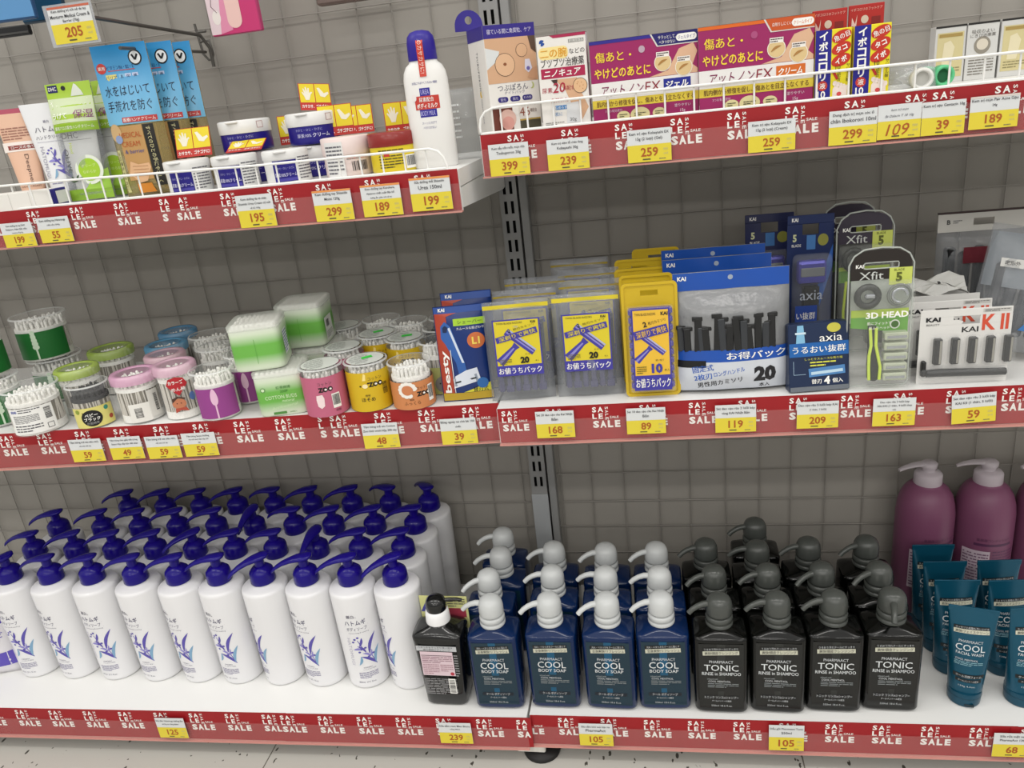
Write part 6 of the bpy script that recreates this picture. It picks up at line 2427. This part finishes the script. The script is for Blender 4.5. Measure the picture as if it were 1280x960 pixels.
def d_tsubu(q, f, w, h, d_):
    W2 = w/2
    q.rect(f, -W2, h*.88, W2, h, P('352A86', .35), .0003)
    q.text(f, '寝ている間に角質粒、ケア', 0, h*.94, .0062, P('D9D6EC'), .0006, w=w*.86)
    q.rect(f, -W2+.0005, h*.47, W2-.0005, h*.88, SKIN, .0003)
    q.poly(f, [(-W2+.0005, h*.80), (-W2*.45, h*.76), (-W2*.55, h*.68), (-W2+.0005, h*.60)], P('D9DCDC'), .0005)
    q.poly(f, [(W2*.70, h*.88), (W2-.0005, h*.88), (W2-.0005, h*.72), (W2*.80, h*.76)], P('5A4436'), .0005)
    q.disc(f, -W2*.28, h*.635, .0145, .0145, P('3A2A22'), .0006, 28)
    q.disc(f, -W2*.28, h*.635, .0139, .0139, P('DDB490'), .0008, 28)
    q.disc(f, -W2*.28, h*.640, .0024, .0020, P('8A5232'), .0010, 14)
    q.disc(f, W2*.42, h*.755, .0085, .0085, P('3A2A22'), .0006, 24)
    q.disc(f, W2*.42, h*.755, .0080, .0080, P('D6AC88'), .0008, 24)
    q.poly(f, [(W2*.52, h*.67), (W2*.70, h*.67), (W2*.78, h*.585), (W2*.62, h*.545), (W2*.48, h*.58)], P('D9D6E6'), .0008)
    q.disc(f, W2*.62, h*.585, .0026, .0026, P('6A62A8'), .0010, 12)
    q.poly(f, [(W2*.55, h*.50), (W2-.0006, h*.47), (W2-.0006, h*.60), (W2*.80, h*.585)], P('C99A78'), .0009)
    q.text(f, 'つぶぽろん', -W2*.05, h*.425, .0085, P('4A4A60'), .0004, w=w*.60)
    q.disc(f, W2*.72, h*.425, .0030, .0042, P('B9C07A'), .0004, 14)
    q.disc(f, W2*.66, h*.43, .0028, .0038, CREAMW, .0006, 14)
    q.text(f, 'ナイトパック', 0, h*.375, .0042, P('7A7A90'), .0004, w=w*.40)
    for k, s_ in enumerate(('首元', '胸元', 'その他')):
        u = (-.018, 0.0, .018)[k]
        q.poly(f, [(u+a, h*.315+b) for a, b in rrect(-.0075, -.0034, .0075, .0034, .0033)], P('302878', .35), .0004)
        q.text(f, s_, u, h*.315, .0038, P('C9C6E0'), .0007)
    q.rect(f, -W2+.002, h*.01, -.006, h*.235, P('6A3428'), .0004)
    q.disc(f, -.014, h*.13, .0125, .0125, P('D9B4A8'), .0006, 22)
    q.disc(f, -.014, h*.09, .009, .009, P('D49A90'), .0008, 20)
    q.rect(f, .004, h*.10, W2-.002, h*.235, P('B99A4A'), .0004)
    q.rect(f, .004, h*.02, W2-.002, h*.10, P('4A4634'), .0004)
    q.rect(f, .004, h*.115, W2-.001, h*.27, P('DDD8D2'), .0006)
    q.text(f, '46', .012, h*.185, .0115, P('8A4A3A'), .0009, w=.015)
    q.text(f, '種配合', .025, h*.19, .0045, P('6A4A40'), .0009, w=.010)
    q.text(f, '和漢エキス', .017, h*.25, .0040, P('6A4A40'), .0009, w=.022)
    l = lside(-W2)
    q.rect(l, -d_, h*.88, 0, h, P('352A86', .35), .0003)
    q.text(l, 'TSUBUPORON', -d_*.5, h*.60, .0058, P('5A5A66'), .0003, w=h*.36, ang=-PI/2, space=1.3)
    q.disc(l, -d_*.5, h*.385, .0036, .0045, P('D9B53A'), .0003, 16)
    q.disc(l, -d_*.42, h*.392, .0032, .0040, CREAMW, .0005, 16)
    q.text(l, 'NIGHT PACK', -d_*.5, h*.22, .0044, P('8A8A96'), .0003, w=h*.24, ang=-PI/2)


def x_tsubu(t, w, h, d_):
    q = MB()
    o = [(-.0205, 0), (.0205, 0)]+[(.0205*math.cos(a), .006+.0205*math.sin(a)*1.0) for a in [PI*i/14 for i in range(15)]]
    hole = [(.0052*math.cos(a), .0135+.0052*math.sin(a)) for a in [2*PI*i/16 for i in range(16)]]
    bm_ = bmesh.new()
    ov = [bm_.verts.new((x_, 0, z_)) for x_, z_ in o]
    hv = [bm_.verts.new((x_, 0, z_)) for x_, z_ in hole]
    ed = [bm_.edges.new((ov[i], ov[(i+1) % len(ov)])) for i in range(len(ov))]+[bm_.edges.new((hv[i], hv[(i+1) % 16])) for i in range(16)]
    bmesh.ops.triangle_fill(bm_, use_beauty=True, edges=ed)
    bmesh.ops.solidify(bm_, geom=list(bm_.faces), thickness=.0008)
    q.bm(bm_, P('352A86', .35))
    o = q.build('hang_tab', t, 'violet cardboard hang tab with a round hole')
    o.location = (-w/2+.004, d_-.001, h)


carton('ointment_box', 'white box with violet top and skin photo, leftmost on the upper right shelf', -.1735, -.2427, .55, .074, .062, .136, CREAMW, d_tsubu, extra=x_tsubu)


def d_nino(q, f, w, h, d_):
    W2 = w/2
    q.rect(topside(h), -W2, 0, W2, d_, P('A8244E', .35), .0003)
    q.poly(f, [(-W2*.45, h), (W2, h), (W2, h-.0035), (-W2*.30, h-.0035)], P('A8244E', .35), .0003)
    leaf(q, f, -W2*.88, h*.93, -W2*.68, h*.955, .004, P('1E4A9A'), .1, .0003)
    leaf(q, f, -W2*.82, h*.905, -W2*.66, h*.925, .004, P('1E4A9A'), .1, .0003)
    q.rect(f, W2*.30, h*.905, W2*.92, h*.94, P('8A8A86'), .0003)
    q.text(f, '第3類医薬品', W2*.61, h*.922, .0032, WPRINT, .0006)
    q.poly(f, [(-W2*.34+u, h*.815+v) for u, v in rrect(-w*.30, -.0075, w*.30, .0075, .006)], P('F0DC96'), .0003)
    q.text(f, '二の腕', -W2*.34, h*.815, .0112, P('DB9A1E'), .0006, w=w*.54, bold=.03)
    q.text(f, 'などの', W2*.62, h*.815, .0062, INK, .0004)
    q.text(f, 'ブツブツ治療薬', 0, h*.71, .0105, P('241E1E'), .0004, w=w*.88, bold=.01)
    q.rect(f, -W2*.90, h*.545, W2*.90, h*.655, P('A8204A', .35), .0003)
    q.text(f, 'ニノキュア', -.001, h*.60, .0088, WPRINT, .0006, w=w*.74, bold=.02, shear=.2)
    q.poly(f, [(-W2*.35, h*.53), (W2*.55, h*.53), (W2*.70, h*.36), (W2*.95, h*.20), (W2*.62, h*.05), (W2*.30, h*.22), (W2*.05, h*.40)], SKIN, .0003)
    q.poly(f, [(-W2*.52, h*.53), (-W2*.25, h*.53), (-W2*.30, h*.45)], P('3A2A22'), .0005)
    q.poly(f, [(W2*.05, h*.26), (W2*.55, h*.27), (W2*.60, h*.04), (W2*.02, h*.04)], P('D6D8DA'), .0004)
    q.text(f, '尿素', -W2*.70, h*.42, .0066, P('A8243C'), .0006)
    q.text(f, '20', -W2*.20, h*.44, .0125, P('A8243C'), .0008, w=.016, shear=.15, bold=.01)
    q.text(f, '%配合', W2*.22, h*.43, .0055, P('A8243C'), .0008)
    q.disc(f, W2*.66, h*.44, .0095, .0095, P('3A2A22'), .0007, 24)
    q.disc(f, W2*.66, h*.44, .0089, .0089, P('DDB48A'), .0009, 24)
    for k in range(6):
        q.disc(f, W2*.66+.004*math.cos(k*2.3), h*.44+.0045*math.sin(k*1.7), .0006, .0006, P('B0663A'), .0011, 8)
    q.text(f, '角質軟化', -W2*.22, h*.305, .0055, P('A8344A'), .0006)
    q.rect(f, -W2*.42, h*.20, W2*.05, h*.245, P('2E7AB8'), .0005)
    q.text(f, 'なめらか', -W2*.18, h*.222, .0036, WPRINT, .0008)
    q.text(f, '肌に', -W2*.30, h*.15, .0045, P('2E7AB8'), .0006)
    q.text(f, '30g', W2*.28, h*.075, .0058, P('6A6A6A'), .0008)
    q.fine(f, -W2*.88, h*.03, -W2*.1, h*.07, 2, P('8A8A86'), .0006, random.Random(2))


carton('ointment_box', 'white ointment box with crimson band and shoulder photo', -.104, -.262, -.02, .0645, .024, .114, CREAMW, d_nino)


def d_attnon(kind):
    def dr(q, f, w, h, d_):
        W2 = w/2
        topc = P('2C2488', .35) if kind == 'gel' else P('D9661E', .35)
        q.rect(topside(h), -W2, 0, W2, d_, topc, .0003)
        q.rect(f, -W2, h-.004, W2, h, topc, .0003)
        q.poly(f, [(W2*.14, h), (W2, h), (W2, h-.0150), (W2*.26, h-.0150)], P('D9D6D0'), .0004)
        q.poly(f, [(W2*.17, h), (W2, h), (W2, h-.0138), (W2*.28, h-.0138)], P('1E1A66', .35) if kind == 'gel' else P('C4521E', .35), .0006)
        q.text(f, 'サラッとして、' if kind == 'gel' else '白残りしにくい', W2*.45, h-.0050 if kind == 'gel' else h-.0070, .0042, WPRINT, .0009, w=.022)
        if kind == 'gel':
            q.text(f, 'ベタつかない', W2*.45, h-.0105, .0040, WPRINT, .0009, w=.020)
        q.poly(f, [(W2*.80+a, h-.0072+b) for a, b in rrect(-.0125, -.0042, .0125, .0042, .004)], WPRINT, .0009)
        q.text(f, 'ジェルタイプ' if kind == 'gel' else 'クリームタイプ', W2*.80, h-.0072, .0044, topc, .0012, w=.021)
        # picture of an arm and two close-ups
        q.poly(f, [(W2*.10, h*.50), (W2*.45, h*.56), (W2*.66, h*.80), (W2*.92, h*.85), (W2*.99, h*.75), (W2*.90, h*.60), (W2*.99, h*.55), (W2*.99, h*.50)], P('D9B090', .4), .0003)
        for cu, cv in ((W2*.36, h*.66), (W2*.74, h*.58)):
            q.disc(f, cu, cv, .0108, .0108, P('EDE6D6'), .0006, 24)
            q.disc(f, cu, cv, .0098, .0098, P('D9BE8A'), .0009, 24)
            leaf(q, f, cu-.006, cv-.003, cu+.006, cv+.003, .003, P('A87A3E'), .1, .0012)
            q.rect(f, cu-.008, cv+.0065, cu+.008, cv+.0125, P('EDE9E2'), .0010)
            q.fine(f, cu-.007, cv+.007, cu+.007, cv+.012, 2, P('4A3A3A'), .0013, random.Random(3))
        q.disc(f, -W2*.02, h*.845, .0040, .0042, P('B9A0B0') if kind == 'gel' else P('A84A7A'), .0005, 18)
        q.text(f, '傷あと・', -W2*.56, h*.800, .0125, GOLDT, .0006, w=w*.34, bold=.025)
        q.text(f, 'やけどのあとに', -W2*.40, h*.605, .0125, GOLDT, .0006, w=w*.53, bold=.02)
        q.rect(f, -W2, h*.285, W2, h*.495, P('E4E2E0', .4), .0003)
        q.text(f, 'アットノン', -W2*.42, h*.385, .0130, P('7A1A4A'), .0006, w=w*.40, shear=.25, bold=.005)
        q.text(f, 'EX', W2*.16, h*.390, .0118, P('8A2032'), .0006, w=.019, shear=.1)
        q.rect(f, W2*.36, h*.32, W2*.86, h*.46, P('1E2A8C', .35) if kind == 'gel' else P('CF6A24', .35), .0005)
        q.text(f, 'ジェル' if kind == 'gel' else 'クリーム', W2*.61, h*.39, .0085, WPRINT, .0008, w=w*.21, bold=.03, shear=.2)
        q.rect(f, -W2, h*.180, W2, h*.285, P('D9C23E', .4), .0003)
        q.text(f, '肌内側から修復を促し、傷あとを目立たなくする', 0, h*.232, .0068, P('5A2A14'), .0006, w=w*.92, bold=.02)
        q.text(f, '3つの有効成分', -W2*.60, h*.140, .0036, P('D9B8CC'), .0005, w=.022)
        for cu, r_ in ((-W2*.42, .0085), (-W2*.10, .0125), (W2*.26, .0085)):
            q.disc(f, cu, h*.065, r_, r_*.72, P('D6CC98'), .0005, 22)
            q.fine(f, cu-r_*.6, h*.045, cu+r_*.6, h*.095, 2, P('3A3A2A'), .0008, random.Random(4))
        q.text(f, '塗りやすい', W2*.70, h*.130, .0038, P('E4D0DC'), .0005)
        q.text(f, '15g', W2*.70, h*.06, .0046, P('E4D0DC'), .0005)
    return dr


carton('ointment_box', 'magenta scar gel box with blue top edge', .000, -.269, -.06, .136, .022, .100, MAG, d_attnon('gel'))
carton('ointment_box', 'magenta scar cream box with orange top edge', .136, -.284, -.06, .136, .022, .100, MAG, d_attnon('cream'))
carton('ointment_box', 'magenta scar gel box hidden just behind the blue-topped one', .002, -.243, -.06, .136, .020, .098, MAG, d_attnon('gel'))


def d_ibo(q, f, w, h, d_):
    W2 = w/2
    YL = P('E6D822', .4)
    q.rect(f, -W2, 0, -W2*.10, h, P('1E1C86', .35), .0003)
    for k, ch in enumerate('イボコロリ'):
        q.text(f, ch, -W2*.55, h*(.915-.142*k), .0098, WPRINT, .0006, bold=.03)
    q.disc(f, -W2*.55, h*.215, .0058, .0058, P('C0362A', .35), .0005, 20)
    q.text(f, '液', -W2*.55, h*.215, .0066, WPRINT, .0008, bold=.02)
    q.text(f, '10', -W2*.60, h*.09, .0085, WPRINT, .0006, bold=.02)
    for k, s_ in enumerate(('魚の目', 'タコ', 'イボ')):
        m = turned(f, .35, W2*.45, h*(.89-.165*k))
        q.disc(m, 0, 0, .0112, .0066, P('C0301E', .35), .0005, 24)
        q.text(m, s_, 0, 0, .0066, WPRINT, .0008, wmax=.018, bold=.03)
    for k, ch in enumerate('サリチル酸'):
        q.text(f, ch, W2*.86, h*(.48-.052*k), .0038, P('2A2A14'), .0005)
    q.text(f, '10', W2*.30, h*.46, .005, P('2A2A14'), .0005)
    for k, ch in enumerate('%配合'):
        q.text(f, ch, W2*.36, h*(.40-.055*k), .0040, P('2A2A14'), .0005)
    q.rect(turned(f, .5, W2*.10, h*.38), -.0015, -.008, .0015, .004, P('B82A20'), .0005)
    q.poly(f, [(W2*.02, 0.001), (W2*.04, h*.16), (W2*.16, h*.20), (W2*.40, h*.17), (W2*.62, h*.20), (W2*.84, h*.14), (W2*.86, .001)], P('E9DAD2'), .0005)
    for k in range(5):
        q.disc(f, W2*(.16+.17*k), h*(.235-.018*k), .0027-.0002*k, .0030, P('E9DAD2'), .0007, 12)
    q.disc(f, W2*.40, h*.08, .0028, .0024, P('CF4A4A'), .0008, 14)


YELC = P('E6D822', .4)
carton('corn_remover_box', 'blue and yellow corn remover box, left of the pair', .225, -.292, -.06, .0405, .022, .080, YELC, d_ibo, 'blue and yellow corn remover boxes')
carton('corn_remover_box', 'blue and yellow corn remover box, right of the pair', .268, -.296, -.06, .0405, .022, .080, YELC, d_ibo, 'blue and yellow corn remover boxes')


def d_red(q, f, w, h, d_):
    W2 = w/2
    q.text(f, 'イボコロリのフットケア', 0, h*.95, .0034, P('E0B4AC'), .0003, w=w*.88)
    q.poly(f, [(-W2*.80, h*.87), (-W2*.62, h*.80), (-W2*.50, h*.90), (-W2*.55, h*.77), (-W2*.82, h*.78)], P('DCC0BC'), .0003)
    q.disc(f, -W2*.08, h*.84, .0042, .0046, P('CDBEB4'), .0003, 20)
    q.rect(f, W2*.30, h*.78, W2*.80, h*.86, P('7A1414'), .0003)


RDC = P('A8201C', .4)
carton('foot_care_card', 'red foot care card standing behind the left blue and yellow box', .226, -.262, -.08, .040, .003, .1035, RDC, d_red, 'red foot care cards')
carton('foot_care_card', 'red foot care card standing behind the right blue and yellow box', .268, -.262, -.08, .040, .003, .1045, RDC, d_red, 'red foot care cards')


def lying_tube(label, px, py, y, rz, body, capm, ring):
    p = AY(px, py, y)
    t = thing('ointment_tube', label, 'tube', (p.x, p.y, ZU+.0135), rz, 'small ointment tubes lying on the upper right shelf')
    q = MB()
    q.loft([[(a_*1, yy, b_) for a_, b_ in [(rx_*math.cos(2*PI*k/20), rz_*math.sin(2*PI*k/20)) for k in range(20)]] for rx_, rz_, yy in ((.0105, .0105, .014), (.0118, .0108, .020), (.0135, .0075, .060), (.0145, .0010, .085))], body)
    q.build('tube_body', t)
    q = MB()
    def ringo(r, yy):
        return [(r*math.cos(-2*PI*k/20), yy, r*math.sin(-2*PI*k/20)) for k in range(20)]
    q.loft([ringo(.0105, .015), ringo(.0128, .014), ringo(.0125, .002), ringo(.0115, 0), ringo(.0088, 0), ringo(.0080, .008)], capm, True, False)
    q.add(ringo(.0080, .008), [list(range(20))], ring)
    q.build('cap', t, 'cap facing the front')
    return t


lying_tube('white ointment tube with open white cap lying beside the yellow boxes', 1153, 108, -.298, -.10, P('E2E4E2', .35), P('E6E6E2', .3), P('C9C9C4', .5))
lying_tube('ointment tube with green cap lying behind the fence, right one', 1180, 106, -.270, .05, P('DDE2DE', .35), P('5FC48A', .3), P('1E6A44', .5))
lying_tube('ointment tube with pale green cap lying behind the white-capped one', 1160, 103, -.262, .0, P('DDE2DE', .35), P('8AD4A8', .3), P('3A9A68', .5))
q = MB()
pillow(q, .055, .036, .012, M('clear_wrap', 'B9BEC0', .12, alpha=.32, spec=1.0, bump=.7, nscale=60), 8, 8, wav=.0015, seed=15)
p = AY(1132, 108, -.275)
solo(q, 'clear_wrapper', 'small crumpled clear wrapper beside the white ointment tube', 'wrapper', (.318, -.283, ZU), -.1, rx=-.5)


def d_white(k):
    def dr(q, f, w, h, d_):
        W2 = w/2
        q.rect(f, -W2, h-.0025, W2, h, P('1E1C1A', .4), .0003)
        if k == 1:
            q.text(f, '吸収のよい', 0, h*.84, .005, P('5A5650'), .0003)
            q.text(f, 'にきび治療薬', 0, h*.77, .0045, P('5A5650'), .0003, w=w*.8)
            q.disc(f, 0, h*.60, .010, .011, P('8A8478'), .0003, 20)
            q.disc(f, 0, h*.615, .007, .007, P('D0C8B8'), .0005, 20)
            q.fine(f, -W2*.8, h*.08, W2*.8, h*.42, 7, P('7A766E'), .0003, random.Random(2))
        else:
            q.rect(f, -W2*.85, h*.10, W2*.85, h*.88, P('C9BE8E', .45), .0003)
            q.rect(f, -W2*.75, h*.80, W2*.75, h*.86, P('A0884A', .45), .0005)
            q.poly(f, [(-W2*.5, h*.30), (W2*.1, h*.30), (W2*.3, h*.62), (W2*.0, h*.74), (-W2*.4, h*.70)], P('D9D0AE', .45), .0005)
            q.fine(f, -W2*.7, h*.14, W2*.7, h*.28, 3, P('8A825A'), .0005, random.Random(3))
    return dr


WB2 = P('C9C9C6', .4)
for i, (xx, yy, k, lab) in enumerate(((.408, -.135, 0, 'white ointment box with tan panel, leftmost of the rear row'), (.446, -.140, 1, 'white ointment box with small drawing, second of the rear row'), (.486, -.143, 0, 'white ointment box with tan panel, third of the rear row'), (.525, -.146, 1, 'white ointment box at the right photo edge, fourth of the rear row'))):
    carton('ointment_box', lab, xx, yy, -.08, .0375, .030, .072, WB2, d_white(k), 'white ointment boxes in the rear row')
